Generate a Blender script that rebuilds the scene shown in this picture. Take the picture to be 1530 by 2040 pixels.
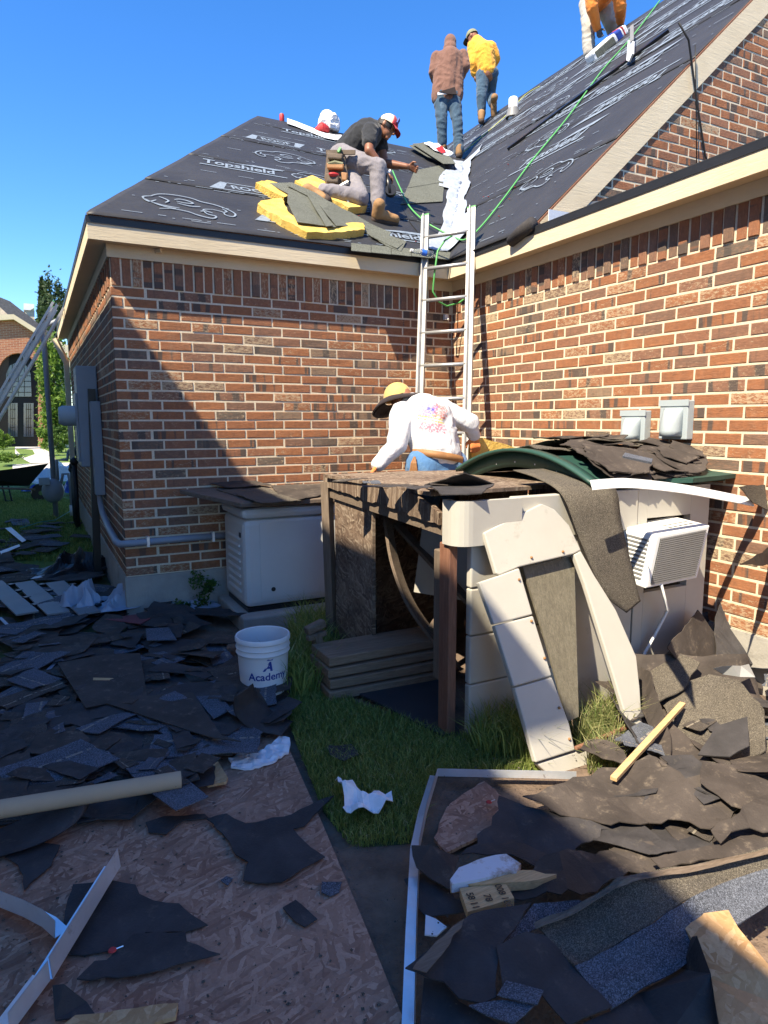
import bpy, bmesh, math, random
from mathutils import Vector, Matrix, noise
V = Vector
random.seed(7)
for o in list(bpy.data.objects): bpy.data.objects.remove(o)
scene = bpy.context.scene
col = scene.collection

# ---------------------------------------------------------------- camera
FPX, PITCH, ROLL, YAW = 1332.11, 0.135226, -0.0018275, 0.478871
CAM = V((-0.58652, -5.63383, 1.57414))
FW = V((math.sin(YAW)*math.cos(PITCH), math.cos(YAW)*math.cos(PITCH), -math.sin(PITCH)))
_r = V((math.cos(YAW), -math.sin(YAW), 0)); _u = _r.cross(FW)
RT = _r*math.cos(ROLL) + _u*math.sin(ROLL)
UP = -_r*math.sin(ROLL) + _u*math.cos(ROLL)
cd = bpy.data.cameras.new('camera'); cam = bpy.data.objects.new('camera', cd); col.objects.link(cam)
cd.sensor_fit = 'VERTICAL'; cd.sensor_height = 24.0; cd.lens = 24.0*FPX/2040.0
cd.clip_start = 0.05; cd.clip_end = 3000
m = Matrix((RT, UP, -FW)).transposed().to_4x4(); m.translation = CAM
cam.matrix_world = m
scene.camera = cam

# ---------------------------------------------------------------- light
SUN_AZ, SUN_EL = math.radians(244.9), math.radians(52.7)
SUN = V((math.sin(SUN_AZ)*math.cos(SUN_EL), math.cos(SUN_AZ)*math.cos(SUN_EL), math.sin(SUN_EL)))
w = bpy.data.worlds.new('World'); scene.world = w; w.use_nodes = True
nt = w.node_tree; bg = nt.nodes['Background']
sky = nt.nodes.new('ShaderNodeTexSky'); sky.sky_type = 'NISHITA'; sky.sun_disc = False
sky.sun_elevation = SUN_EL; sky.sun_rotation = SUN_AZ
sky.air_density = 1.0; sky.dust_density = 0.0; sky.ozone_density = 3.0; sky.altitude = 1200
hs = nt.nodes.new('ShaderNodeHueSaturation'); hs.inputs['Saturation'].default_value = 1.3; hs.inputs['Hue'].default_value = 0.507
nt.links.new(sky.outputs[0], hs.inputs['Color']); nt.links.new(hs.outputs[0], bg.inputs[0]); bg.inputs[1].default_value = 0.128
sl = bpy.data.lights.new('sun', 'SUN'); sl.energy = 4.8; sl.angle = math.radians(0.53); sl.color = (1, 0.88, 0.68)
so = bpy.data.objects.new('sun', sl); col.objects.link(so)
so.rotation_euler = SUN.to_track_quat('Z', 'Y').to_euler(); so.location = (-8, -6, 14)
scene.view_settings.view_transform = 'Standard'; scene.view_settings.look = 'None'
scene.view_settings.exposure = 1.32; scene.view_settings.gamma = 1

# ---------------------------------------------------------------- pixel rays (calibration of the photograph)
def ray(x, y): return (FW + RT*((x-765)/FPX) - UP*((y-1020)/FPX))
def on_pl(x, y, P0, n):
    d = ray(x, y); n = V(n); return CAM + d*((V(P0)-CAM).dot(n)/d.dot(n))
def on_z(x, y, z=0.0): return on_pl(x, y, (0, 0, z), (0, 0, 1))
def on_y(x, y, yy): return on_pl(x, y, (0, yy, 0), (0, 1, 0))
def on_x(x, y, xx): return on_pl(x, y, (xx, 0, 0), (1, 0, 0))
def depth(x, y, d): return CAM + ray(x, y)*d
def to_px(P):
    d = V(P)-CAM; z = d.dot(FW); return (765+FPX*d.dot(RT)/z, 1020-FPX*d.dot(UP)/z, z)

# ---------------------------------------------------------------- mesh builder
class MB:
    def __init__(s): s.v = []; s.f = []; s.attr = {}
    def add(s, vs, fs):
        n = len(s.v); s.v += [V(a) for a in vs]; s.f += [tuple(i+n for i in f) for f in fs]; return s
    def box(s, c, d, R=None):
        c = V(c); h = V(d)/2
        vs = [V((sx*h.x, sy*h.y, sz*h.z)) for sz in (-1, 1) for sy in (-1, 1) for sx in (-1, 1)]
        if R is not None: vs = [R @ a for a in vs]
        return s.add([a+c for a in vs], [(0,2,3,1),(4,5,7,6),(0,1,5,4),(1,3,7,5),(3,2,6,7),(2,0,4,6)])
    def bbox(s, a, b): a = V(a); b = V(b); return s.box((a+b)/2, [abs(b[i]-a[i]) for i in range(3)])
    def bar(s, p, q, w, h, upv=(0, 0, 1)):
        p = V(p); q = V(q); z = (q-p); L = z.length; z.normalize()
        x = V(upv).cross(z)
        if x.length < 1e-4: x = V((1, 0, 0)).cross(z)
        x.normalize(); y = z.cross(x)
        return s.box((p+q)/2, (w, h, L), Matrix((x, y, z)).transposed())
    def tube(s, pts, r, seg=10, cap=True):
        pts = [V(a) for a in pts]; n = len(pts)
        rs = r if isinstance(r, (list, tuple)) else [r]*n
        t0 = (pts[1]-pts[0]).normalized(); ref = V((0, 0, 1)) if abs(t0.z) < .9 else V((1, 0, 0))
        x = t0.cross(ref).normalized(); base = len(s.v)
        for i in range(n):
            t = (pts[min(i+1, n-1)]-pts[max(i-1, 0)]).normalized()
            x = (x - t*x.dot(t)).normalized(); y = t.cross(x)
            for k in range(seg):
                a = 2*math.pi*k/seg; s.v.append(pts[i]+(x*math.cos(a)+y*math.sin(a))*rs[i])
        for i in range(n-1):
            for k in range(seg):
                k2 = (k+1) % seg; a = base+i*seg
                s.f.append((a+k, a+k2, a+seg+k2, a+seg+k))
        if cap:
            s.f.append(tuple(base+k for k in range(seg))[::-1]); s.f.append(tuple(base+(n-1)*seg+k for k in range(seg)))
        return s
    def lathe(s, prof, c=(0, 0, 0), seg=24, M=None):
        base = len(s.v); c = V(c)
        for (r, z) in prof:
            for k in range(seg):
                a = 2*math.pi*k/seg; p = V((r*math.cos(a), r*math.sin(a), z))
                s.v.append((M @ p if M is not None else p)+c)
        for i in range(len(prof)-1):
            for k in range(seg):
                k2 = (k+1) % seg; a = base+i*seg
                s.f.append((a+k, a+k2, a+seg+k2, a+seg+k))
        return s
    def prism(s, poly, ext):
        poly = [V(a) for a in poly]; e = V(ext); n = len(poly)
        nrm = V((0, 0, 0))
        for i in range(n): nrm += (poly[i]-poly[0]).cross(poly[(i+1) % n]-poly[0])
        if nrm.dot(e) > 0: poly = poly[::-1]
        b = len(s.v); s.v += poly+[a+e for a in poly]
        s.f.append(tuple(range(b, b+n))); s.f.append(tuple(b+n+i for i in range(n))[::-1])
        for i in range(n): j = (i+1) % n; s.f.append((b+j, b+i, b+n+i, b+n+j))
        return s
    def sphere(s, c, r, seg=12, rings=8, M=None):
        prof = [(max(1e-4, math.sin(math.pi*i/rings)), -math.cos(math.pi*i/rings)) for i in range(rings+1)]
        D = Matrix.Diagonal(V((r, r, r)) if not hasattr(r, '__len__') else V(r))
        return s.lathe(prof, c, seg, (M @ D) if M is not None else D)
    def grid(s, P, thick=0.0):
        nu = len(P); nv = len(P[0]); b = len(s.v)
        s.v += [V(a) for row in P for a in row]
        fs = [(b+i*nv+j, b+(i+1)*nv+j, b+(i+1)*nv+j+1, b+i*nv+j+1) for i in range(nu-1) for j in range(nv-1)]
        s.f += fs
        if thick:
            N = [[V((0, 0, 0)) for _ in range(nv)] for _ in range(nu)]
            for i in range(nu):
                for j in range(nv):
                    du = V(P[min(i+1, nu-1)][j])-V(P[max(i-1, 0)][j]); dv = V(P[i][min(j+1, nv-1)])-V(P[i][max(j-1, 0)])
                    n = du.cross(dv); N[i][j] = n.normalized() if n.length > 1e-9 else V((0, 0, 1))
            b2 = len(s.v)
            s.v += [V(P[i][j])-N[i][j]*thick for i in range(nu) for j in range(nv)]
            s.f += [(b2+i*nv+j, b2+i*nv+j+1, b2+(i+1)*nv+j+1, b2+(i+1)*nv+j) for i in range(nu-1) for j in range(nv-1)]
            ring = [i*nv for i in range(nu)]+[(nu-1)*nv+j for j in range(1, nv)]+[i*nv+nv-1 for i in range(nu-2, -1, -1)]+[j for j in range(nv-2, 0, -1)]
            for a, c in zip(ring, ring[1:]+ring[:1]): s.f.append((b+c, b+a, b2+a, b2+c))
        return s

def link(o, parent=None):
    col.objects.link(o)
    if parent is not None: o.parent = parent
    return o
def tag(o, label=None, cat=None, group=None, kind=None):
    if label: o['label'] = label
    if cat: o['category'] = cat
    if group: o['group'] = group
    if kind: o['kind'] = kind
    return o
def mesh_of(name, mb, mat, smooth=False, bevel=0, uv=None):
    me = bpy.data.meshes.new(name); me.from_pydata([tuple(a) for a in mb.v], [], mb.f); me.validate()
    if bevel:
        bm = bmesh.new(); bm.from_mesh(me)
        es = [e for e in bm.edges if len(e.link_faces) == 2 and e.calc_face_angle(0) > 0.6]
        bmesh.ops.bevel(bm, geom=es, offset=bevel, segments=2, affect='EDGES', profile=0.5, clamp_overlap=True)
        bm.to_mesh(me); bm.free()
    if mat is not None: me.materials.append(mat)
    if smooth:
        for p in me.polygons: p.use_smooth = True
    me.update(); return me
def obj(name, mb, mat, parent=None, smooth=False, bevel=0, auto=False, **t):
    me = mesh_of(name, mb, mat, smooth or auto, bevel)
    if auto: me.set_sharp_from_angle(angle=math.radians(40))
    o = link(bpy.data.objects.new(name, me), parent); tag(o, **t)
    return o
def empty(name, loc=(0, 0, 0), **t):
    o = bpy.data.objects.new(name, None); o.empty_display_size = 0.1; link(o); o.location = loc; tag(o, **t); return o
class Thing:
    """an Empty at the thing's base; parts are given in world space and stored relative to it"""
    def __init__(s, name, base, label, cat, group=None):
        s.base = V(base); s.o = empty(name, s.base, label=label, cat=cat, group=group)
    def part(s, name, mb, mat, parent=None, **k):
        mb.v = [a-s.base for a in mb.v]
        o = obj(name, mb, mat, parent or s.o, **k)
        return o
def one(name, mb, mat, label, cat, group=None, base=None, **k):
    """a thing that is a single mesh, origin at its base"""
    if base is None:
        n = len(mb.v); base = V((sum(a.x for a in mb.v)/n, sum(a.y for a in mb.v)/n, min(a.z for a in mb.v)))
    mb.v = [a-base for a in mb.v]
    o = obj(name, mb, mat, None, label=label, cat=cat, group=group, **k); o.location = base; return o
def nz(x, y=0.0, z=0.0): return noise.noise(V((x, y, z)))
# ---------------------------------------------------------------- materials
MATS = {}
class NT:
    def __init__(s, name):
        s.m = bpy.data.materials.new(name); s.m.use_nodes = True; s.t = s.m.node_tree; s.b = s.t.nodes['Principled BSDF']
        s.co = None
    def n(s, typ, ins=None, **props):
        x = s.t.nodes.new('ShaderNode'+typ)
        for k, v in props.items(): setattr(x, k, v)
        for k, v in (ins or {}).items():
            if isinstance(v, bpy.types.NodeSocket): s.t.links.new(v, x.inputs[k])
            else: x.inputs[k].default_value = v
        return x
    def coord(s, kind='Object'):
        return s.n('TexCoord').outputs[kind]
    def mapn(s, vec, scale=(1, 1, 1), rot=(0, 0, 0), loc=(0, 0, 0)):
        return s.n('Mapping', {'Vector': vec, 'Scale': scale, 'Rotation': rot, 'Location': loc}).outputs[0]
    def noise(s, vec, scale, detail=4, rough=.6, dist=0, out='Fac'):
        return s.n('TexNoise', {'Vector': vec, 'Scale': scale, 'Detail': detail, 'Roughness': rough, 'Distortion': dist}).outputs[out]
    def ramp(s, fac, stops, interp='LINEAR'):
        r = s.n('ValToRGB', {'Fac': fac}); e = r.color_ramp; e.interpolation = interp
        while len(e.elements) < len(stops): e.elements.new(0.5)
        for el, (p, c) in zip(e.elements, stops): el.position = p; el.color = (c[0], c[1], c[2], 1) if hasattr(c, '__len__') else (c, c, c, 1)
        return r.outputs[0]
    def mix(s, f, a, b, mode='MIX'):
        x = s.n('MixRGB', {'Fac': f}, blend_type=mode)
        for k, v in (('Color1', a), ('Color2', b)):
            if isinstance(v, bpy.types.NodeSocket): s.t.links.new(v, x.inputs[k])
            else: x.inputs[k].default_value = (v[0], v[1], v[2], 1)
        return x.outputs[0]
    def math(s, op, a, b=0.0):
        return s.n('Math', {0: a, 1: b}, operation=op).outputs[0]
    def bump(s, h, strength=.3, dist=.01):
        return s.n('Bump', {'Height': h, 'Strength': strength, 'Distance': dist}).outputs[0]
    def set(s, **k):
        for a, v in k.items():
            key = {'base': 'Base Color', 'rough': 'Roughness', 'metal': 'Metallic', 'normal': 'Normal', 'trans': 'Transmission Weight',
                   'spec': 'Specular IOR Level', 'alpha': 'Alpha', 'sheen': 'Sheen Weight', 'sss': 'Subsurface Weight', 'ior': 'IOR'}[a]
            if isinstance(v, bpy.types.NodeSocket): s.t.links.new(v, s.b.inputs[key])
            elif hasattr(v, '__len__'): s.b.inputs[key].default_value = (v[0], v[1], v[2], 1)
            else: s.b.inputs[key].default_value = v
        return s
def plain(name, c, rough=.6, var=.25, scale=6, bump=.15, bscale=40, bdist=.004, metal=0, spec=.4, dirt=None, coord='Object', c2=None):
    k = NT(name); co = k.coord(coord)
    f = k.noise(co, scale, 5, .65)
    lo = tuple(x*(1-var) for x in c); hi = c2 or tuple(min(1, x*(1+var)) for x in c)
    base = k.ramp(f, [(.3, lo), (.7, hi)])
    if dirt:
        d = k.noise(co, dirt[1], 8, .75); base = k.mix(k.ramp(d, [(dirt[2], 0), (dirt[2]+.14, 1)]), base, dirt[0])
    k.set(base=base, rough=rough, metal=metal, spec=spec)
    if bump: k.set(normal=k.bump(k.noise(co, bscale, 4, .6), bump, bdist))
    MATS[name] = k.m; return k.m
def M(n): return MATS[n]

# brick: per-brick attributes bp (texture position) and bt (tone, slurry, flash, light)
k = NT('brick')
bp = k.n('Attribute', attribute_name='bp').outputs['Vector']; bt = k.n('Attribute', attribute_name='bt')
sep = k.n('SeparateColor', {'Color': bt.outputs['Color']}); tone, slur, flash = sep.outputs[0], sep.outputs[1], sep.outputs[2]
base = k.ramp(tone, [(0, (.365, .145, .06)), (.28, (.32, .125, .056)), (.5, (.275, .13, .078)), (.68, (.195, .12, .083)), (.84, (.14, .115, .088)), (1, (.34, .225, .14))])
n1 = k.noise(bp, 26, 6, .7); base = k.mix(k.math('MULTIPLY', k.ramp(n1, [(.42, 0), (.75, 1)]), .55), base, (.11, .065, .045))
n1b = k.noise(k.mapn(bp, (1, 1, 3.2), loc=(3, 1, 7)), 30, 5, .75); base = k.mix(k.math('MULTIPLY', k.ramp(n1b, [(.5, 0), (.66, 1)]), .5), base, (.42, .20, .11))
wv = k.noise(k.mapn(bp, (1, 1, .08)), 14, 2, .5)
band = k.math('MULTIPLY', k.ramp(wv, [(.53, 0), (.58, 1)]), k.ramp(flash, [(.5, 0), (.6, .9)])); base = k.mix(band, base, (.085, .07, .06))
n2 = k.noise(k.mapn(bp, (1, 1, 2.2)), 34, 6, .72, .6)
sl_ = k.ramp(k.math('ADD', n2, k.math('MULTIPLY', slur, .30)), [(.68, 0), (.80, 1)]); base = k.mix(k.math('MULTIPLY', sl_, .72), base, (.56, .43, .27))
ps = k.n('NewGeometry').outputs['Position']; st = k.noise(ps, 1.1, 5, .62); base = k.mix(k.ramp(st, [(.3, .0), (.75, .42)]), base, k.mix(.5, base, (.10, .085, .07))); st2 = k.noise(k.mapn(ps, (1, 1, .25)), 5, 5, .7); base = k.mix(k.ramp(st2, [(.58, 0), (.75, .25)]), base, (.45, .36, .25))
k.set(base=base, rough=.85, spec=.25)
h1 = k.noise(k.mapn(bp, (.5, 1, 2.4)), 42, 6, .75, .8)
k.set(normal=k.bump(h1, .75, .006)); MATS['brick'] = k.m

k = NT('mortar'); co = k.coord(); f = k.noise(co, 9, 5, .6); g = k.noise(co, 120, 3, .6)
stn = k.noise(co, 1.3, 5, .65)
k.set(base=k.mix(k.ramp(stn, [(.35, .25), (.7, .45)]), k.ramp(f, [(.3, (.62, .52, .36)), (.7, (.76, .66, .49))]), k.ramp(g, [(.3, (.36, .30, .21)), (.6, (.70, .61, .46))])), rough=.95, spec=.2, normal=k.bump(g, .5, .004)); MATS['mortar'] = k.m

k = NT('trim'); co = k.coord()
gr = k.noise(k.mapn(co, (1, 1, 9)), 5, 6, .7, 1.2); f = k.noise(co, 2.5, 4, .6)
k.set(base=k.ramp(f, [(.3, (.60, .50, .335)), (.7, (.68, .575, .40))]), rough=.6, spec=.35, normal=k.bump(gr, .5, .006)); MATS['trim'] = k.m
plain('soffit', (.60, .48, .31), .7, .06, 3, .1, 60)

def shingle(name, a, b, sc=900, blot=3.0):
    k = NT(name); co = k.coord()
    g = k.noise(co, sc*.55, 2, .5); vz = k.n('TexVoronoi', {'Vector': co, 'Scale': sc*.45}).outputs['Color']
    sp = k.n('SeparateColor', {'Color': vz}).outputs[0]
    f = k.noise(co, blot, 4, .6)
    base = k.mix(k.ramp(f, [(.35, 0), (.65, 1)]), a, b)
    base = k.mix(k.ramp(sp, [(.0, 0), (.55, .1), (1, .75)]), base, tuple(min(1, x*2.6+.01) for x in b))
    base = k.mix(k.math('MULTIPLY', k.ramp(sp, [(.0, 1), (.3, 0)]), .6), base, (.012, .012, .012))
    k.set(base=base, rough=.9, spec=.25, normal=k.bump(g, .7, .003)); MATS[name] = k.m; return k.m
def tabbed(name, src, a, b):
    shingle(name, a, b); m_ = MATS[name]; k = NT.__new__(NT); k.m = m_; k.t = m_.node_tree; k.b = k.t.nodes['Principled BSDF']
    old = k.b.inputs['Base Color'].links[0].from_socket; co = k.coord(); y = k.n('SeparateXYZ', {0: co}).outputs[1]
    band = k.math('LESS_THAN', k.math('ABSOLUTE', k.math('SUBTRACT', y, .03)), .007); gap = k.ramp(k.noise(k.mapn(co, (1, .2, 1)), 60, 2, .5), [(.45, 0), (.5, .8)])
    k.set(base=k.mix(k.math('MULTIPLY', band, gap), old, (.30, .26, .20)))
shingle('shingle_new', (.075, .078, .062), (.095, .10, .083))
shingle('shingle_old', (.05, .055, .066), (.085, .092, .11))
shingle('shingle_worn', (.058, .05, .041), (.085, .073, .056), 1000, 5)
tabbed('shingle_tab', None, (.05, .055, .066), (.085, .092, .11)); tabbed('shingle_back', None, (.045, .038, .033), (.062, .052, .043))
plain('felt', (.042, .038, .038), .8, .4, 5, .6, 120, .004, spec=.35, dirt=((.10, .086, .07), 14, .58))
plain('felt_brown', (.058, .047, .040), .85, .4, 4, .7, 110, .004, spec=.3, dirt=((.15, .12, .09), 16, .56))
k = NT('underlay'); co = k.coord(); f = k.noise(co, 1.7, 6, .65); g = k.noise(co, 60, 3, .5); wr = k.noise(k.mapn(co, (1, 2.2, 2.2)), 3.0, 3, .5, .8)
k.set(base=k.ramp(f, [(.3, (.022, .0225, .025)), (.7, (.036, .036, .038))]), rough=k.ramp(g, [(.3, .48), (.7, .66)]), spec=.4, normal=k.bump(k.math('ADD', wr, k.math('MULTIPLY', g, .06)), .55, .02)); MATS['underlay'] = k.m
k = NT('print_blue'); co = k.coord(); g = k.noise(co, 25, 5, .7)
k.set(base=k.ramp(g, [(.3, (.14, .175, .22)), (.65, (.23, .28, .34))]), rough=.6); MATS['print_blue'] = k.m

def osb(name, tones, wear=None, sc=1.0):
    k = NT(name); co = k.coord(); base = None; hh = None
    wob = k.n('VectorMath', {0: k.noise(co, 9*sc, 3, .6, out='Color'), 1: (.5, .5, .5)}, operation='SUBTRACT').outputs[0]
    wob = k.n('VectorMath', {0: wob, 'Scale': .05}, operation='SCALE').outputs[0]
    cw = k.n('VectorMath', {0: co, 1: wob}, operation='ADD').outputs[0]
    for i, a in enumerate((.25, 1.35, 2.35, -.6, .85, 1.9, 2.9)):
        c2 = k.mapn(k.n('VectorRotate', {'Vector': cw, 'Angle': a}, rotation_type='Z_AXIS').outputs[0], (12*sc, 74*sc, 1), (0, 0, 0), (i*3.1, i*1.7, 0))
        v = k.n('TexVoronoi', {'Vector': c2, 'Scale': 1.0, 'Randomness': 1.0}, voronoi_dimensions='2D')
        s_ = k.n('SeparateColor', {'Color': v.outputs['Color']})
        colr = k.ramp(s_.outputs[0], [(0, tones[0]), (.35, tones[1]), (.7, tones[2]), (1, tones[3])])
        if base is None: base, hh = colr, s_.outputs[1]
        else:
            mk = k.ramp(s_.outputs[2], [(.66, 0), (.68, 1)], 'LINEAR')
            base = k.mix(mk, base, colr); hh = k.mix(mk, hh, s_.outputs[1])
    f2 = k.noise(co, 90*sc, 5, .75); base = k.mix(k.math('MULTIPLY', k.ramp(f2, [(.42, 0), (.70, 1)]), .4), base, tuple(x*.7 for x in tones[0])); f3 = k.noise(co, 2.2, 4, .6); base = k.mix(k.math('MULTIPLY', k.ramp(f3, [(.4, 0), (.65, 1)]), .3), base, tones[3])
    if wear: base = k.mix(k.ramp(k.noise(co, wear[1], 6, .7), [(wear[2], 0), (wear[2]+.2, .6)]), base, wear[0])
    k.set(base=base, rough=.8, spec=.25, normal=k.bump(hh, .45, .004)); MATS[name] = k.m; return k.m
osb('osb', [(.21, .105, .068), (.30, .165, .108), (.37, .215, .145), (.49, .31, .215)], ((.13, .08, .06), 4, .54))
osb('osb_bright', [(.38, .21, .09), (.46, .28, .13), (.52, .33, .165), (.58, .39, .21)], sc=.9)
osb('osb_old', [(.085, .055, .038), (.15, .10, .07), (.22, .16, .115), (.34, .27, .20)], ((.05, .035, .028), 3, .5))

def wood(name, a, b, sc=1, rough=.75, ax=(1, 14, 14)):
    k = NT(name); co = k.coord(); g = k.noise(k.mapn(co, tuple(x*sc for x in ax)), 3, 6, .7, .6); g2 = k.noise(k.mapn(co, tuple(x*sc for x in ax)), 14, 4, .6)
    k.set(base=k.mix(k.ramp(g2, [(.35, .0), (.7, .5)]), k.ramp(g, [(.3, a), (.7, b)]), tuple(x*.45 for x in a)), rough=rough, spec=.25, normal=k.bump(g2, .4, .004)); MATS[name] = k.m; return k.m
wood('wood_grey', (.145, .105, .075), (.23, .18, .135))
wood('wood_grey_z', (.145, .105, .075), (.23, .18, .135), ax=(14, 14, 1))
wood('wood_streak', (.12, .105, .075), (.22, .195, .14), ax=(22, 22, .7))
plain('siding', (.70, .66, .58), .7, .05, 3, .1)
wood('wood_red', (.20, .085, .05), (.29, .15, .095), ax=(12, 12, 1))
wood('wood_new', (.55, .34, .15), (.70, .48, .25))
plain('resin_grey', (.46, .438, .38), .5, .06, 2.5, .35, 220, .002, spec=.4, dirt=((.30, .275, .225), 4, .60))
plain('resin_green', (.022, .065, .05), .5, .2, 4, .1, 120, .002, dirt=((.09, .11, .09), 9, .62))
plain('resin_dark', (.085, .085, .09), .55, .1, 3, .1)
plain('white_plastic', (.74, .74, .72), .4, .03, 3, .05, 60, .002, dirt=((.60, .58, .52), 5, .66))
plain('bucket_white', (.70, .71, .72), .4, .04, 3, .05, 50, .002, dirt=((.55, .54, .50), 6, .66))
plain('gen_beige', (.62, .61, .57), .45, .04, 2, .12, 300, .001)
plain('galv', (.82, .85, .89), .28, .08, 9, .3, 14, .008, metal=.65, dirt=((.33, .30, .27), 8, .62))
plain('alum', (.46, .455, .44), .42, .10, 10, .1, 60, .002, metal=.55, dirt=((.36, .33, .29), 8, .60))
plain('metal_white', (.76, .77, .77), .4, .06, 5, .1, 20, .004, dirt=((.50, .47, .42), 6, .62))
plain('black_metal', (.016, .017, .019), .45, .2, 5, .1)
plain('drip_black', (.020, .021, .024), .45, .2, 4, .1)
plain('flash_grey', (.20, .20, .195), .5, .12, 4, .1, 30, .004)
plain('elec_grey', (.27, .295, .32), .5, .06, 3, .06)
plain('vent_grey', (.37, .42, .435), .55, .05, 3, .08)
plain('pvc_grey', (.25, .27, .30), .5, .06, 4, .05)
plain('foam', (.68, .44, .09), .95, .14, 5, .9, 70, .012, spec=.1, dirt=((.28, .17, .04), 26, .665), c2=(.80, .56, .17))
plain('concrete', (.36, .335, .29), .9, .14, 5, .5, 70, .004, dirt=((.22, .20, .17), 3, .58))
plain('path', (.50, .47, .42), .9, .08, 2, .3, 60, .004)
plain('soil', (.15, .105, .075), .95, .4, 6, .9, 35, .02)
plain('grass_base', (.06, .085, .03), .95, .4, 3, .8, 60, .02)
plain('far_lawn', (.105, .165, .028), .95, .3, 2, .8, 60, .02)
plain('cardboard', (.44, .33, .215), .8, .06, 3, .1, 60)
plain('paper_white', (.72, .74, .76), .7, .05, 4, .2, 40)
plain('paint_flake', (.60, .62, .66), .6, .06, 5, .3, 40, .003, dirt=((.30, .20, .12), 10, .50))
wood('wood_brown', (.22, .14, .09), (.33, .235, .16))
plain('tarp_blue', (.30, .345, .42), .45, .12, 5, .3, 20, .006)
plain('tarp_strong', (.03, .07, .30), .4, .2, 5, .3, 20)
plain('membrane', (.36, .40, .46), .35, .2, 9, .5, 26, .01, dirt=((.25, .33, .48), 5, .6))
plain('plastic_black', (.014, .014, .015), .35, .2, 4, .05)
plain('mat_black', (.028, .03, .036), .5, .2, 2, .2, 80, .002)
plain('red_paint', (.45, .03, .03), .5, .1, 5, .05)
plain('red_panel', (.16, .035, .04), .6, .2, 3, .1)
plain('blue_ink', (.02, .05, .28), .45, .08, 5, 0)
plain('hose_green', (.10, .36, .10), .45, .08, 5, 0)
plain('rope_yellow', (.50, .50, .10), .6, .1, 5, 0)
plain('cord_black', (.012, .012, .012), .5, .1, 5, 0)
plain('strap_teal', (.08, .36, .33), .5, .1, 5, 0)
plain('plastic_blue', (.03, .13, .55), .4, .05, 5, 0)
k = NT('clear_plastic'); k.set(base=(.93, .96, 1), rough=.08, trans=.92, ior=1.2); MATS['clear_plastic'] = k.m
k = NT('glass_dark'); k.set(base=(.10, .13, .17), rough=.06, spec=.9); MATS['glass_dark'] = k.m
# skin, cloth
k = NT('skin'); co = k.coord(); k.set(base=k.ramp(k.noise(co, 9, 4, .6), [(.3, (.215, .088, .046)), (.7, (.285, .125, .068))]), rough=.45, spec=.4, normal=k.bump(k.noise(co, 90, 3, .5), .12, .002)); MATS['skin'] = k.m
def cloth(name, c, var=.12, fold=.8, c2=None, patch=None):
    k = NT(name); co = k.coord(); f = k.noise(co, 4, 5, .6); wv = k.noise(k.mapn(co, (1, 1, .55)), 9, 4, .55, 1.4); g = k.noise(co, 260, 2, .5)
    base = k.ramp(f, [(.3, tuple(x*(1-var) for x in c)), (.7, c2 or tuple(min(1, x*(1+var)) for x in c))])
    if patch: base = k.mix(k.ramp(k.noise(co, patch[1], 4, .6), [(patch[2], 0), (patch[2]+.12, .8)]), base, patch[0])
    k.set(base=base, rough=.9, spec=.15, sheen=.15, normal=k.bump(k.math('ADD', wv, k.math('MULTIPLY', g, .05)), fold, .02)); MATS[name] = k.m; return k.m
cloth('tee_dark', (.030, .032, .036)); cloth('pants_grey', (.215, .20, .215), patch=((.27, .25, .25), 5, .58)); cloth('denim', (.048, .085, .125), patch=((.10, .15, .20), 6, .55))
cloth('denim_blue', (.075, .17, .33), patch=((.16, .28, .45), 6, .56)); cloth('hoodie_brown', (.19, .10, .073)); cloth('hoodie_yellow', (.76, .36, .045)); cloth('shirt_orange', (.78, .24, .045))
cloth('shirt_white', (.60, .60, .615), .03); cloth('pants_khaki', (.40, .37, .32)); cloth('cap_cream', (.68, .60, .45), fold=.3); cloth('cap_red', (.40, .035, .05), fold=.3); cloth('camo', (.20, .20, .12), .4, .3)
cloth('hat_straw', (.60, .40, .14), .2, .5); cloth('hat_dark', (.025, .018, .018), fold=.4); cloth('glove', (.09, .08, .075)); cloth('glove_orange', (.62, .20, .06)); cloth('bag_white', (.72, .72, .72), .05, .9)
plain('leather', (.30, .145, .055), .6, .22, 8, .35, 60, .004); plain('boot_tan', (.30, .165, .07), .75, .2, 7, .4, 70, .004); plain('pouch', (.115, .085, .06), .75, .3, 9, .4, 60, .005); plain('sole', (.06, .04, .03), .8, .2, 8, .2)
plain('hair', (.025, .02, .018), .6, .4, 40, .6, 160, .004)
plain('bark', (.10, .075, .055), .95, .3, 8, .8, 30, .02)
def leafmat(name, a, b, tip=None):
    k = NT(name); r = k.n('Attribute', attribute_name='lv').outputs['Fac']
    st = [(0, a), (1, b)] if tip is None else [(0, a), (.84, b), (.9, tip)]
    k.set(base=k.ramp(r, st), rough=.6, spec=.3)
    tr = k.n('BsdfTranslucent', {'Color': k.ramp(r, [(0, tuple(x*1.1 for x in a)), (1, tuple(x*1.3 for x in b))])})
    ms = k.n('MixShader', {0: .3}); k.t.links.new(k.b.outputs[0], ms.inputs[1]); k.t.links.new(tr.outputs[0], ms.inputs[2])
    k.t.links.new(ms.outputs[0], k.t.nodes['Material Output'].inputs[0]); MATS[name] = k.m; return k.m
leafmat('leaf', (.03, .065, .012), (.10, .18, .03)); leafmat('leaf_pine', (.022, .045, .018), (.06, .095, .035)); leafmat('leaf_light', (.06, .12, .015), (.17, .27, .04))
leafmat('blade', (.12, .175, .035), (.32, .38, .10), (.42, .36, .18)); leafmat('blade_dry', (.09, .15, .03), (.36, .33, .15))
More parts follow.
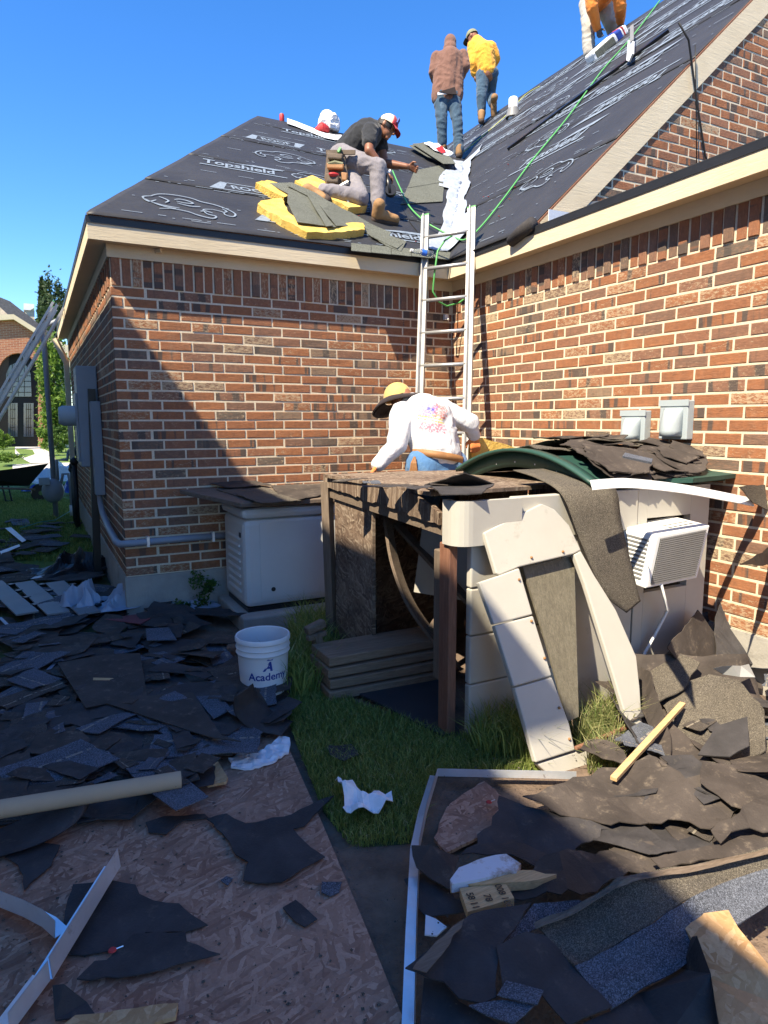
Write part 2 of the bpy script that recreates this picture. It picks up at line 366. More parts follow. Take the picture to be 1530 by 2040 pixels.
# neighbour brick / roof across the street
k = NT('far_brick'); co = k.coord(); b_ = k.n('TexBrick', {'Vector': k.mapn(co, (1, 1, 1), (math.pi/2, 0, 0)), 'Color1': (.42, .155, .075, 1), 'Color2': (.30, .095, .05, 1), 'Mortar': (.50, .40, .28, 1), 'Scale': 1.0, 'Mortar Size': .006, 'Brick Width': .25, 'Row Height': .08}).outputs['Color']
k.set(base=b_, rough=.9); MATS['far_brick'] = k.m
plain('far_stone', (.58, .50, .37), .9, .25, 4, .6, 9, .03)
plain('far_roof', (.10, .10, .11), .9, .3, 12, .5, 30, .02)
plain('bronze', (.012, .012, .014), .45, .1, 3, 0)
# ---------------------------------------------------------------- the brick house
XC = 3.088; BX = 0.254; BH = 0.0783; JT = 0.0135; ZS = 2.6; ZB = ZS-29*BH      # soldier bottom, brick bottom
T1, T2 = 0.67, 0.93; EV = 0.15; ZE = 3.06
GY = -1.36                                                                    # gable wall face (outer), rake in front
RIDGE_Y, RIDGE_Z = 3.72, ZE+T1*(3.72+EV)
HIPX = 2.37; MRX = 7.5; MRZ = ZE+T2*(MRX-(XC-EV))
VTX = (XC-EV)+(RIDGE_Z-ZE)/T2
house = Thing('brick_house', (0, 0, 0), 'red brick house with cream trim, its roof stripped down to black underlayment', 'house')
# mortar core and footing
mb = MB()
mb.prism([(.003, .003, ZB), (.003, 6.6, ZB), (XC+4, 6.6, ZB), (XC+4, -7.5, ZB), (XC+.003, -7.5, ZB), (XC+.003, .003, ZB)], (0, 0, 2.9-ZB))
house.part('mortar', mb, M('mortar'))
mb = MB()
mb.prism([(-.012, -.012, -.3), (-.012, 6.6, -.3), (XC+4, 6.6, -.3), (XC+4, -7.5, -.3), (XC-.012, -7.5, -.3), (XC-.012, -.012, -.3)], (0, 0, .3+ZB-.002))
house.part('footing', mb, M('concrete'))
mb = MB()
GX1 = XC+5.2
mb.prism([(XC-.02, GY+.003, 2.9), (GX1, GY+.003, 2.9), (GX1, GY+.003, ZE+T2*(GX1-XC+EV)-.05), (XC-.02, GY+.003, ZE+T2*(EV-.02)-.05)], (0, .2, 0))
house.part('gable_mortar', mb, M('mortar'))

def brick_proto(L, H, D, rnd):
    """front face at y=0 looking -y, x from 0..L, z 0..H; chamfered"""
    c = .0035
    j = lambda: rnd.uniform(-.0024, .0024)
    vs = [(0, D, 0), (L, D, 0), (L, D, H), (0, D, H), (0, c, 0), (L, c, 0), (L, c, H), (0, c, H)]
    vs += [(c+j(), j()*.7, c+j()), (L-c+j(), j()*.7, c+j()), (L-c+j(), j()*.7, H-c+j()), (c+j(), j()*.7, H-c+j())]
    fs = [(8, 9, 10, 11)]+[(4+a, 4+b, 8+b, 8+a) for a, b in ((0, 1), (1, 2), (2, 3), (3, 0))]+[(a, b, 4+b, 4+a) for a, b in ((0, 1), (1, 2), (2, 3), (3, 0))]
    return [V(v) for v in vs], fs
def tone(rnd):
    t = rnd.random()
    if t < .60: tn = rnd.uniform(0, .42)
    elif t < .86: tn = rnd.uniform(.42, .68)
    elif t < .94: tn = rnd.uniform(.68, .84)
    else: tn = rnd.uniform(.9, 1)
    sl = rnd.random(); sl = rnd.uniform(.55, 1.0) if sl < .13 else rnd.uniform(0, .45)
    return (tn, sl, rnd.random(), 1)
bricks = []      # (frame origin, ux, un(out), L, H, proud)
def frame(o, ux, un): return (V(o), V(ux), V(un))
def course_wall(o, ux, un, length, rows, first_odd, step=BX, half=.087, z0=ZS, clip=None):
    for r in rows:
        zt = z0-(r-1)*BH-JT/2; x = 0.0; first = first_odd if r % 2 else half
        while x < length-.02:
            L = min(first, length-x); first = step
            if L > .03:
                a = x+(0 if x == 0 else JT/2); b = x+L-(0 if x+L >= length-.001 else JT/2)
                p = V(o)+V(ux)*a; p.z = zt-(BH-JT)
                Lb = b-a
                if clip is not None:
                    cut = clip(p, Lb)
                    if cut is None: x += L; continue
                    p = p+V(ux)*cut; Lb -= cut
                if Lb > .02: bricks.append((p, V(ux), V(un), Lb, BH-JT, random.uniform(-.001, .0015)))
            x += L
def soldiers(o, ux, un, length, off=0):
    n = int(length/BH); 
    for i in range(n+1):
        a = i*BH+JT/2; b = min((i+1)*BH-JT/2, length)
        if b-a < .03: continue
        p = V(o)+V(ux)*a; p.z = ZS+.004
        bricks.append((p, V(ux), V(un), b-a, .205, .011 if i % 2 == off else 0))
R29 = range(1, 30)
course_wall((0, 0, 0), (1, 0, 0), (0, -1, 0), XC-.004, R29, BX, BX, .085)
soldiers((0, 0, 0), (1, 0, 0), (0, -1, 0), XC-.02)
course_wall((XC, 0, 0), (0, -1, 0), (-1, 0, 0), 7.4, R29, .566-2*BX+.0, BX, .566-2*BX+.6236*BX)
soldiers((XC, 0, 0), (0, -1, 0), (-1, 0, 0), 7.4, 1)
# side wall: runs from the far end to the corner so that joints turn the corner
course_wall((0, 6.6, 0), (0, -1, 0), (-1, 0, 0), 6.6-.012, R29, .15, BX, .02)
soldiers((0, 6.6, 0), (0, -1, 0), (-1, 0, 0), 6.58)
def gclip(p, L):
    if p.z < 2.95: return None
    c = (p.z+BH+.05-ZE)/T2+XC-EV-p.x      # how much of the brick's left end runs above the roof line
    return None if c > L-.02 else max(0, c)
course_wall((XC-.05, GY, 0), (1, 0, 0), (0, -1, 0), 5.0, range(1, 60), .2, BX, .07, ZS+56*BH, gclip)
PROTO = {}
def brick_mesh(L, H, D, key, rnd, tn):
    vs, fs = brick_proto(L, H, D, rnd)
    off = V((rnd.uniform(0, 50), rnd.uniform(0, 50), rnd.uniform(0, 50)))
    return vs, fs, off, tn
def write_attr(me, bps, bts):
    a = me.attributes.new('bp', 'FLOAT_VECTOR', 'POINT'); a.data.foreach_set('vector', [c for v in bps for c in v])
    b = me.attributes.new('bt', 'FLOAT_COLOR', 'POINT'); b.data.foreach_set('color', [c for v in bts for c in v])
def vis_score(b):
    p, ux, un, L, H, pr = b; c = p+ux*L/2+V((0, 0, H/2)); x, y, z = to_px(c)
    if z < .5 or not (-20 < x < 1550 and -20 < y < 2060): return 0
    d = (CAM-c); f = d.normalized().dot(un)
    if f <= 0: return 0
    if c.x > 3 and c.y < -1.0 and c.z < 1.25 and c.y > -3.1: return 0
    if c.y == 0 and c.z < 1.0 and c.x > .9: return 0
    return L*H*f/z/z
order = sorted(range(len(bricks)), key=lambda i: -vis_score(bricks[i]))
solo = set(i for i in order[:300] if bricks[i][3] > .24 and bricks[i][4] < .1)
# the 300 largest full bricks share 48 meshes
full = []
rnd = random.Random(3)
for i in range(48):
    vs, fs, off, tn = brick_mesh(BX-JT, BH-JT, .05, 'f', rnd, tone(rnd))
    mb = MB(); mb.add(vs, fs); me = mesh_of('brick', mb, M('brick')); write_attr(me, [v+off for v in vs], [tn]*len(vs)); full.append(me)
ob = MB(); bps = []; bts = []
for i, (p, ux, un, L, H, pr) in enumerate(bricks):
    org = p+un*pr
    if i in solo:
        o = bpy.data.objects.new('brick', full[rnd.randrange(48)]); link(o, house.o)
        o.matrix_local = Matrix.Translation(org) @ Matrix((ux, -un, V((0, 0, 1)))).transposed().to_4x4()
        continue
    soldier = H > .1
    vs, fs, off, tn = brick_mesh(L, H, .05, 's', rnd, tone(rnd))
    if soldier and tn[0] < .2: tn = (tn[0]+.25, tn[1]*.7, tn[2], 1)
    wv = [org+ux*v.x-un*v.y+V((0, 0, v.z)) for v in vs]
    ob.add(wv, fs)
    bps += [(V((v.z, v.y, v.x)) if soldier else v)+off for v in vs]; bts += [tn]*len(vs)
o = house.part('brickwork', ob, M('brick'), kind='stuff'); write_attr(o.data, bps, bts)

# eaves: frieze, soffit, fascia, drip edge
FB, FT = 2.888, 3.045
def eave(a, b, out, miter_a, miter_b):
    """a->b along the wall line (z ignored), out = outward unit vector"""
    a = V((a[0], a[1], 0)); b = V((b[0], b[1], 0)); n = V((out[0], out[1], 0)); t = (b-a).normalized()
    def pt(base, mi, off, z): return base+t*mi*off+n*off+V((0, 0, z))
    def strip(o0, o1, z0, z1, name, mat):
        A = pt(a, miter_a, o0, z0); A2 = pt(a, miter_a, o1, z0); B = pt(b, miter_b, o0, z0); B2 = pt(b, miter_b, o1, z0)
        house.part(name, MB().prism([A, A2, B2, B], (0, 0, z1-z0)), mat)
    strip(.0, .018, 2.806, 2.899, 'frieze_board', M('trim'))
    strip(-.02, .137, 2.90, 2.91, 'soffit', M('soffit'))
    strip(.135, .153, FB, FT, 'fascia', M('trim'))
    strip(.1, .160, FT+.002, FT+.006, 'drip_edge', M('drip_black'))
    strip(.1545, .1595, FT-.045, FT+.0015, 'drip_edge', M('drip_black'))
eave((0, 0), (XC, 0), (0, -1), -1, -1)
eave((XC, 0), (XC, -7.5), (-1, 0), 1, 0)
eave((0, 6.6), (0, 0), (-1, 0), 0, 1)
# bare strip of older trim under the drip edge, bracket
house.part('trim_block', MB().box((.35, -.03, 2.88), (.02, .09, .03), Matrix.Rotation(.5, 3, 'Z')), M('trim'))

# roof decks
def slab(poly, th=.03): return MB().prism(poly, (0, 0, -th))
deck = MB()
E0 = (-EV, -EV, ZE); E1 = (XC-EV, -EV, ZE); R0 = (HIPX, RIDGE_Y, RIDGE_Z); R1 = (VTX, RIDGE_Y, RIDGE_Z)
roof = house.part('roof', slab([E0, E1, R1, R0]), M('osb'))
bl = (-EV, 2*RIDGE_Y+EV, ZE)
house.part('roof_deck', slab([E0, R0, bl]), M('underlay'), roof)
house.part('roof_deck', slab([R0, R1, (VTX, 2*RIDGE_Y+EV, ZE), bl]), M('underlay'), roof)
GR = GY-.010
def mainz(x): return ZE+T2*(x-(XC-EV))
house.part('roof_deck', slab([(XC-EV, GR, ZE), (MRX, GR, MRZ), (MRX, 14, MRZ), (VTX, 14, RIDGE_Z), R1, E1]), M('osb'), roof)
house.part('roof_deck', slab([(MRX, GR, MRZ), (MRX+4.5, GR, MRZ-4.5*T2), (MRX+4.5, 14, MRZ-4.5*T2), (MRX, 14, MRZ)]), M('underlay'), roof)
# lower roof in front of the gable
LZ = .22
house.part('lower_roof', slab([(XC-EV, GY-.005, ZE), (XC-EV, -7.5, ZE), (GX1, -7.5, ZE+LZ*(GX1-XC+EV)), (GX1, GY-.005, ZE+LZ*(GX1-XC+EV))], .02), M('underlay'), roof)
# underlayment courses (each sheet its own piece), print
def course(plane, poly_fn, lows, highs):
    pass
nF = V((0, -T1, 1)).normalized(); nM = V((-T2, 0, 1)).normalized()
def FPt(x, s, h=0.0):
    """front slope: x along eave, s = run up in y from the eave, h = height off the sheet"""
    return V((x, -EV+s, ZE+T1*s))+nF*h
def MPt(y, s, h=0.0): return V((XC-EV+s, y, ZE+T2*s))+nM*h
def hipx(s): return -EV+s*(HIPX+EV)/(RIDGE_Y+EV)
def valx(s): return XC-EV+s*(VTX-XC+EV)/(RIDGE_Y+EV)
def sheet_grid(f, nu, nv, th=.0025): return MB().grid([[f(i/nu, j/nv) for j in range(nv+1)] for i in range(nu+1)], -th)
SW = .86
n = 0
s0 = -.02
under = None
while s0 < RIDGE_Y+EV:
    s1 = min(s0+SW+.12, RIDGE_Y+EV)
    def ff(u, v, s0=s0, s1=s1, n=n):
        s = s0+(s1-s0)*v; a = hipx(max(s, 0))-.01; b = valx(max(s, 0)); x = a+(b-a)*u
        h = .006+.0032*(n % 2)+.003*(1-v)+.0045*nz(x*2.1, s*3, n*5.)+ (.01*max(0, nz(x*.9+4, n*3.3))*(1-v)**4)
        return FPt(x, s, h)
    p = house.part('underlayment', sheet_grid(ff, 60, 14), M('underlay'), roof, smooth=True)
    s0 += SW; n += 1
s0 = -.02; n = 0
LM = MRX-(XC-EV)
while s0 < LM:
    s1 = min(s0+SW+.12, LM+.03)
    def ff(u, v, s0=s0, s1=s1, n=n):
        s = s0+(s1-s0)*v; sv = max(s, 0)
        yb = -EV+sv*(RIDGE_Y+EV)/(VTX-XC+EV) if sv < VTX-XC+EV else 14.0
        a = GR+.01; 
        y = a+(min(yb, 14)-a)*(u**1.6 if yb > 10 else u)
        h = .006+.0032*(n % 2)+.003*(1-v)+.0045*nz(y*2.1, s*3, n*5.+9)+(.012*max(0, nz(y*.9+2, n*3.7))*(1-v)**4)
        return MPt(y, s, h)
    p = house.part('underlayment', sheet_grid(ff, 70, 14), M('underlay'), roof, smooth=True)
    s0 += SW; n += 1
# rake board and gable trim
def rake(name, mat, y0, y1, up, dn, sa=-.01, sb=LM):
    P = [(XC-EV+s, y0, ZE+T2*s+d) for s, d in ((sa, up), (sb, up), (sb, dn), (sa+(.0 if dn > -.1 else (-dn-.05)/T2*.55), dn))]
    house.part(name, MB().prism(P, (0, y1-y0, 0)), mat)
rake('rake_board', M('trim'), GR-.006, GR+.008, -.014, -.265, .05)
rake('rake_trim', M('wood_red'), GR-.004, GR+.05, .006, -.012, -.03)
# step flashing against the gable wall
P = [(XC-.06+s, GY-.012, ZE+LZ*(EV-.06+s)+d) for s, d in ((.12, .004), (5, .004), (5, .135), (.12, .135))]
house.part('wall_flashing', MB().prism(P, (0, .01, 0)), M('flash_grey'))
house.part('wall_flashing', MB().prism([(XC-.10, GR-.10, 3.075), (XC+.32, GR-.02, 3.16), (XC+.32, GR-.02, 3.17+.03), (XC-.10, GR-.10, 3.165)], (0, -.006, 0)), M('metal_white'))
# ---------------------------------------------------------------- ground
def gz(x, y):
    z = 0.012*nz(x*1.3, y*1.3)*(1 if y < 12 else .3)
    t = min(1, max(0, (y-9)/24)); z += .27*t*t*(3-2*t)
    return z-.015
def axis(lo, hi, dense0, dense1, step, big):
    a = []; x = dense0
    while x < dense1: a.append(x); x += step
    s = step; x = dense1
    while x < hi: a.append(x); s *= big; x += s
    a.append(hi); s = step; x = dense0
    while x > lo: s *= big; x -= s; a.insert(0, max(x, lo))
    return a
gx = axis(-900, 900, -4, 5, .15, 1.35); gy = axis(-300, 1500, -6, 10, .15, 1.25)
mb = MB().grid([[V((x, y, gz(x, y))) for y in gy] for x in gx])
ground = obj('ground', mb, M('soil'), kind='structure', smooth=True)
# lawn sheet beyond the side yard and across the street
mb = MB().grid([[V((x, y, gz(x, y)+.006)) for y in gy if y > 2.2] for x in gx if x < -.05 or True])
obj('lawn', mb, M('far_lawn'), kind='structure', smooth=True)
# neighbour on the sunny side whose eave shades the yard
nb = Thing('neighbor_house', (-6, 0, 0), 'tall pale sided house close beside the yard, casting the big shadow', 'house')
nb.part('wall', MB().bbox((-10, -5.0, -.2), (-2.85, 12, 6.0)), M('siding'))
nb.part('wall', MB().bbox((-10, -14, -.2), (-3.40, -5.002, 6.0)), M('siding'))
NE = 6.0
def nroof(x1, y0, y1):
    return MB().prism([(-10.4, y0, NE), (x1, y0, NE), (-6.4, y0, NE+2.4)], (0, y1-y0, 0))
nb.part('roof', nroof(-2.39, -5.3, 12.4), M('far_roof'))
nb.part('roof', nroof(-2.99, -14.4, -5.302), M('far_roof'))
for yy in (-1, 2.5, 6): nb.part('window', MB().bbox((-2.855, yy, 3.6), (-2.83, yy+1, 5.1)), M('glass_dark'))
# ---------------------------------------------------------------- traced sheets
def poly_n(P):
    n = V((0, 0, 0))
    for i in range(len(P)): n += (P[i]-P[0]).cross(P[(i+1) % len(P)]-P[0])
    return n.normalized()
def torn(P, thick=.004, jag=0.0, sub=.05, crumple=0.0, cs=4.0, n=None, seed=0, cuts=0):
    P = [V(p) for p in P]; N = V(n) if n is not None else poly_n(P)
    if poly_n(P).dot(N) < 0: P = P[::-1]
    r = random.Random(seed*77+5); Q = []
    for i, a in enumerate(P):
        b = P[(i+1) % len(P)]; L = (b-a).length; m = max(1, int(L/sub)) if jag else max(1, int(L/max(sub, .12)))
        side = (b-a).cross(N); side = side.normalized() if side.length > 1e-7 else V((0, 0, 0))
        for t in range(m):
            q = a.lerp(b, t/m)
            if jag and t: q = q+side*r.uniform(-jag, jag)+(b-a).normalized()*r.uniform(-.3, .3)*sub*.5
            Q.append(q)
    bm = bmesh.new(); vs = [bm.verts.new(q) for q in Q]; f = bm.faces.new(vs)
    bmesh.ops.triangulate(bm, faces=[f])
    for _ in range(cuts):
        es = [e for e in bm.edges if e.calc_length() > (.12 if crumple < .019 or cs < 8 else .03)]
        if es: bmesh.ops.subdivide_edges(bm, edges=es, cuts=1); bmesh.ops.triangulate(bm, faces=bm.faces[:])
    if crumple:
        for v in bm.verts: v.co += N*crumple*(nz(v.co.x*cs+seed*3.1, v.co.y*cs+7, v.co.z*cs)+.25)
    if bm.faces[:] and bm.faces[:][0].normal.length == 0: bm.normal_update()
    bm.normal_update()
    top = bm.faces[:]
    if sum(fc.normal.dot(N)*fc.calc_area() for fc in top) < 0: bmesh.ops.reverse_faces(bm, faces=top)
    mb = MB(); idx = {}
    for v in bm.verts: idx[v] = len(mb.v); mb.v.append(v.co.copy())
    nn = len(mb.v); mb.v += [v-N*thick for v in mb.v[:nn]]
    for fc in bm.faces:
        t = tuple(idx[v] for v in fc.verts); mb.f.append(t); mb.f.append(tuple(i+nn for i in t)[::-1])
    for e in bm.edges:
        if len(e.link_faces) == 1:
            l = e.link_loops[0]; a = idx[l.vert]; b = idx[l.link_loop_next.vert]
            mb.f.append((b, a, a+nn, b+nn))
    bm.free(); return mb
def ribbon_strip(center, width, thick=.004, up=None, nv=4, sag=None):
    """center: list of 3D points, width: vector or list of vectors"""
    C_ = [V(c) for c in center]; W_ = width if isinstance(width, list) else [V(width)]*len(C_)
    # smooth resample
    def cr(L, t):
        n = len(L)-1; i = min(int(t*n), n-1); f = t*n-i
        p0, p1, p2, p3 = L[max(i-1, 0)], L[i], L[i+1], L[min(i+2, n)]
        return .5*((2*p1)+(p2-p0)*f+(2*p0-5*p1+4*p2-p3)*f*f+(3*p1-p0-3*p2+p3)*f*f*f)
    nu = 8*(len(C_)-1); W_ = [V(a) for a in W_]
    P = []
    for i in range(nu+1):
        t = i/nu; c = cr(C_, t); w_ = cr(W_, t)
        P.append([c+w_*(j/nv-.5) for j in range(nv+1)])
    return MB().grid(P, thick)
def rp(x, y, h=0.01): return on_pl(x, y, FPt(0, 0, h), nF)
def mp(x, y, h=0.01): return on_pl(x, y, MPt(0, 0, h), nM)
def text_mb(s, size=1.0, bold=0.0, extr=0.0, shear=0.0):
    cu = bpy.data.curves.new('t', 'FONT'); cu.body = s; cu.size = size; cu.offset = bold; cu.extrude = extr; cu.shear = shear; cu.resolution_u = 3
    o = bpy.data.objects.new('t', cu); col.objects.link(o)
    dg = bpy.context.evaluated_depsgraph_get(); dg.update()
    me = bpy.data.meshes.new_from_object(o.evaluated_get(dg))
    mb = MB(); mb.v = [v.co.copy() for v in me.vertices]; mb.f = [tuple(p.vertices) for p in me.polygons]
    bpy.data.objects.remove(o); bpy.data.curves.remove(cu); bpy.data.meshes.remove(me)
    xs = [v.x for v in mb.v]; ys = [v.y for v in mb.v]; cx = (min(xs)+max(xs))/2; cy = (min(ys)+max(ys))/2
    for v in mb.v: v.x -= cx; v.y -= cy
    mb.w = max(xs)-min(xs); mb.h = max(ys)-min(ys); return mb
def line2d(pts, w):
    """flat ribbon following 2D points -> MB in z=0"""
    mb = MB(); L = [V((p[0], p[1], 0)) for p in pts]; n = len(L); a = []; b = []
    for i in range(n):
        t = (L[min(i+1, n-1)]-L[max(i-1, 0)]).normalized(); s = V((-t.y, t.x, 0))
        ww = w*(.55+.45*math.sin(math.pi*i/(n-1))) if n > 2 else w
        a.append(L[i]+s*ww/2); b.append(L[i]-s*ww/2)
    mb.grid([[a[i], b[i]] for i in range(n)]); mb.f = [f[::-1] for f in mb.f]; return mb
def curve2d(pts, k=5):
    L = [V((p[0], p[1], 0)) for p in pts]; out = []; n = len(L)-1
    for i in range(n):
        p0, p1, p2, p3 = L[max(i-1, 0)], L[i], L[i+1], L[min(i+2, n)]
        for j in range(k):
            f = j/k; out.append(.5*((2*p1)+(p2-p0)*f+(2*p0-5*p1+4*p2-p3)*f*f+(3*p1-p0-3*p2+p3)*f*f*f))
    out.append(L[-1]); return [(p.x, p.y) for p in out]
# ---------------------------------------------------------------- print on the underlayment
def put2d(dst, mb, mapf, c, ang, sc=1.0, flip=False):
    ca, sa = math.cos(ang), math.sin(ang)
    vs = [mapf(c[0]+sc*(v.x*ca-v.y*sa)*(-1 if flip else 1), c[1]+sc*(v.x*sa+v.y*ca)) for v in mb.v]
    dst.add(vs, [f[::-1] for f in mb.f] if flip else mb.f)
HEAD = [[(0, .42), (.12, .55), (.3, .6), (.5, .58), (.62, .5), (.78, .46), (.92, .36), (1.0, .22), (.95, .1), (.86, .12), (.84, .22), (.72, .26)],
        [(.72, .26), (.6, .2), (.62, .06), (.72, .02), (.66, -.08), (.5, -.04), (.38, .04), (.2, .06), (.05, .0)],
        [(.0, .42), (-.1, .34), (-.05, .2), (.05, .3)], [(.28, .42), (.36, .47), (.46, .44), (.5, .38), (.4, .35), (.3, .37)], [(.3, .3), (.45, .26), (.58, .3)],
        [(-.1, .3), (0, .18), (.12, .1), (.25, .08)], [(-.05, .22), (.1, .14), (.3, .12)], [(.84, .2), (.9, .26), (.86, .34)], [(.1, .45), (.2, .35), (.15, .25)], [(.55, .12), (.62, .16), (.7, .12)]]
head_mb = MB()
for L in HEAD:
    l = line2d(curve2d([(x-.45, y-.25) for x, y in L]), .026); head_mb.add(l.v, l.f)
top_mb = text_mb('Topshield', .26, .006, 0, .25)
for (x0, x1, y0, y1) in ((-.62, .62, -.155, -.125),): top_mb.add([(x0, y0, 0), (x1, y0, 0), (x1+.03, y1, 0), (x0+.03, y1, 0)], [(0, 1, 2, 3)])
top_mb.add([(-.1, .15, 0), (.55, .15, 0), (.72, .24, 0), (.25, .22, 0)], [(0, 1, 2, 3)])
u20 = text_mb('U20', .2, .006)
roof_t = text_mb('ROOF', .16, .004)
dia = MB(); w2, h2 = .36, .13
for a, b, c, d in (((-w2, -h2), (w2-.1, -h2), (w2-.1, -h2+.02), (-w2+.03, -h2+.02)), ((-w2+.1, h2-.02), (w2-.03, h2-.02), (w2, h2), (-w2+.1, h2)), ((-w2-.12, -h2), (-w2+.03, -h2), (-w2+.13, h2), (-w2+.05, h2)), ((w2-.13, -h2), (w2-.05, -h2), (w2+.12, h2), (w2-.03, h2))):
    dia.add([(*a, 0), (*b, 0), (*c, 0), (*d, 0)], [(0, 1, 2, 3)])
dia.add(roof_t.v, roof_t.f)
PH = .019
pf = lambda x, s: FPt(x, s, PH); pm = lambda u, s: MPt(-u, s*.732, PH)      # u runs toward the camera along the main eave; s measured up the slope
def fxy(px, py): q = rp(px, py, PH); return (q.x, (q.y+EV)*1.0)
kF = math.sqrt(1+T1*T1)
pf = lambda x, s: FPt(x, s/kF, PH)
def fuv(px, py): q = rp(px, py, PH); return (q.x, (q.y+EV)*kF)
kM = math.sqrt(1+T2*T2)
pm = lambda u, s: MPt(-u, s/kM, PH)
def muv(px, py): q = mp(px, py, PH); return (-q.y, (q.x-(XC-EV))*kM)
def pput(mb, *a):
    d = MB(); put2d(d, mb, *a); house.part('printed_logo', d, M('print_blue'), roof)
pr = MB()
for r_i in range(6):
    s_ = .36+.60*r_i; x_ = hipx(s_)+.58+.3*(r_i % 2); j_ = 0
    while x_ < valx(s_)-.62 and s_ < RIDGE_Y+EV-.25:
        ty = (r_i+j_) % 3; c_ = (x_, s_*kF)
        if ty == 0: pput(head_mb, pf, c_, -.03, .66, bool(r_i % 2))
        elif ty == 1: pput(dia, pf, c_, 0, .85)
        else: pput(top_mb, pf, c_, 0, .72)
        x_ += .92; j_ += 1
rr = random.Random(5)
for i in range(5):
    for ln in (.07, .10, .42, .80, .83):
        s = i*SW+ln
        if s > RIDGE_Y+EV-.1: continue
        a, b = hipx(s)+.1, valx(s)-.25; x = a
        while x < b:
            L = rr.choice((.02, .03, .06, .15)); 
            if rr.random() < .55: put2d(pr, MB().add([(0, 0, 0), (L, 0, 0), (L, .008, 0), (0, .008, 0)], [(0, 1, 2, 3)]), pf, (x, s*kF), 0)
            x += L+rr.uniform(.02, .14)
house.part('printed_marks', pr, M('print_blue'), roof, kind='stuff')
pr = MB()
for i in range(10):
    for j in range(16):
        s = .40+i*.62*kM*.78+ (rr.uniform(-.06, .06)); u = 1.15-j*1.12-(.55 if i % 2 else 0)
        sx = s/kM
        ymin = -EV+sx*(RIDGE_Y+EV)/(VTX-XC+EV) if sx < VTX-XC+EV else 12
        if -u > ymin-.75 or -u < GR+.6 or sx > LM-.25: continue
        ty = (i*2+j) % 5
        if ty == 2: pput(head_mb, pm, (u, s), .05, .62)
        elif i % 2: pput(top_mb, pm, (u, s), math.pi, .86)
        else: pput(top_mb, pm, (u, s), 0, .9)
    for ln in (.06, .09, .30, .55, .80, .83):
        s = i*SW+ln
        if s > LM-.05: continue
        yb = -EV+s*(RIDGE_Y+EV)/(VTX-XC+EV) if s < VTX-XC+EV else 10
        y = GR+.08
        while y < yb-.3:
            L = rr.choice((.02, .04, .08, .2))
            if rr.random() < .5: put2d(pr, MB().add([(0, 0, 0), (L, 0, 0), (L, .008, 0), (0, .008, 0)], [(0, 1, 2, 3)]), pm, (-y-L, s*kM), 0)
            y += L+rr.uniform(.02, .16)
house.part('printed_marks', pr, M('print_blue'), roof, kind='stuff')
# valley membrane
P = []
for i in range(121):
    t = .03+.90*i/120; s = t*(RIDGE_Y+EV); row = []
    wl = .17+.07*nz(t*7, 3)+(.16 if .55 < t < .78 else 0)+(.10 if t < .12 else 0)+(.12 if t > .88 else 0); wr_ = .16+.06*nz(t*9, 8)+(.16 if t > .85 else 0)+(.08 if t < .2 else 0)
    for j in range(13):
        c = -1+2*j/12+.03*nz(t*20, 5)
        h = .030+.020*nz(t*26, c*1.2)+.010*nz(t*55, c*3)+.02*max(0, .25-abs(c))
        if c < 0:
            q = FPt(valx(s)+c*wl, s, h)
        else: q = MPt(-EV+s, (valx(s)-(XC-EV))+c*wr_, h) if True else None
        row.append(q)
    P.append(row)
house.part('valley_membrane', MB().grid(P, .004), M('membrane'), roof, smooth=True)
# white vent pipe with lead boot, wooden chip, strips
q = mp(1022, 232, .0); vp = MB().lathe([(.001, -.1), (.075, -.1), (.075, .26), (.06, .28), (.001, .28)], q, 16); house.part('vent_pipe', vp, M('metal_white'), roof, auto=True)
house.part('vent_pipe', MB().lathe([(.12, -.02), (.085, .12), (.08, .12)], q, 16), M('flash_grey'), roof, auto=True)
a, b = mp(1012, 296, .03), mp(1332, 60, .03)
one('felt_strip', MB().bar(a, b, .085, .03, nM), M('plastic_black'), 'long rolled black felt strip lying across the main roof slope', 'felt roll')
# new shingles laid by the valley
def strip_on(fn, px, th=.006): return torn([fn(*p) for p in px], th)
def fshingle(px, h, label, seed=0, mat='shingle_new', jag=0, crum=0):
    return one('shingle', torn([rp(x, y, h) for x, y in px], .006, jag, .05, crum, 5, nF, seed, 2), M(mat), label, 'shingle', 'new shingles on the front roof slope')
LB = 'grey green shingle nailed beside the white valley membrane'
fshingle([(825, 340), (887, 327), (885, 362), (812, 374)], .03, LB); fshingle([(812, 372), (885, 360), (882, 401), (798, 406)], .026, LB)
for i in range(6):
    x0 = 700+i*40
    y = 500+i*3.6
    fshingle([(x0, y-16), (x0+39, y-12), (x0+39, y+3), (x0, y-1)], .024+.001*(i % 2), 'starter shingle along the eave by the ladder')
mbx = MB()
# ridge packages
LBL = 'white and red shingle wrapper crumpled on the ridge'
def crumple_bag(px, fn, size, h, name, mat, label, cat, group=None, seed=1):
    c = fn(*px, .0); mb = MB().sphere((0, 0, 0), size, 18, 12)
    for v in mb.v: v += v.normalized()*(.35*max(size)*nz(v.x*9+seed, v.y*9, v.z*9)); v.z = max(v.z, -size[2]*.6)
    mb.v = [v+c+V((0, 0, h)) for v in mb.v]
    return one(name, mb, M(mat), label, cat, group)
crumple_bag((655, 262), rp, (.16, .12, .17), .10, 'wrapper', 'bag_white', 'white shingle wrapper standing crumpled on the ridge', 'wrapper', None, 4)
crumple_bag((641, 266), rp, (.10, .07, .07), .05, 'wrapper', 'red_paint', 'red crumpled wrapper piece on the ridge beside the white one', 'wrapper', None, 9)
P = [[rp(x, y+dy, .03+.02*nz(x*.1, dy)) for dy in (-3, 3, 7)] for x, y in ((572, 239), (590, 245), (610, 253), (628, 260), (648, 268), (668, 272), (680, 272))]
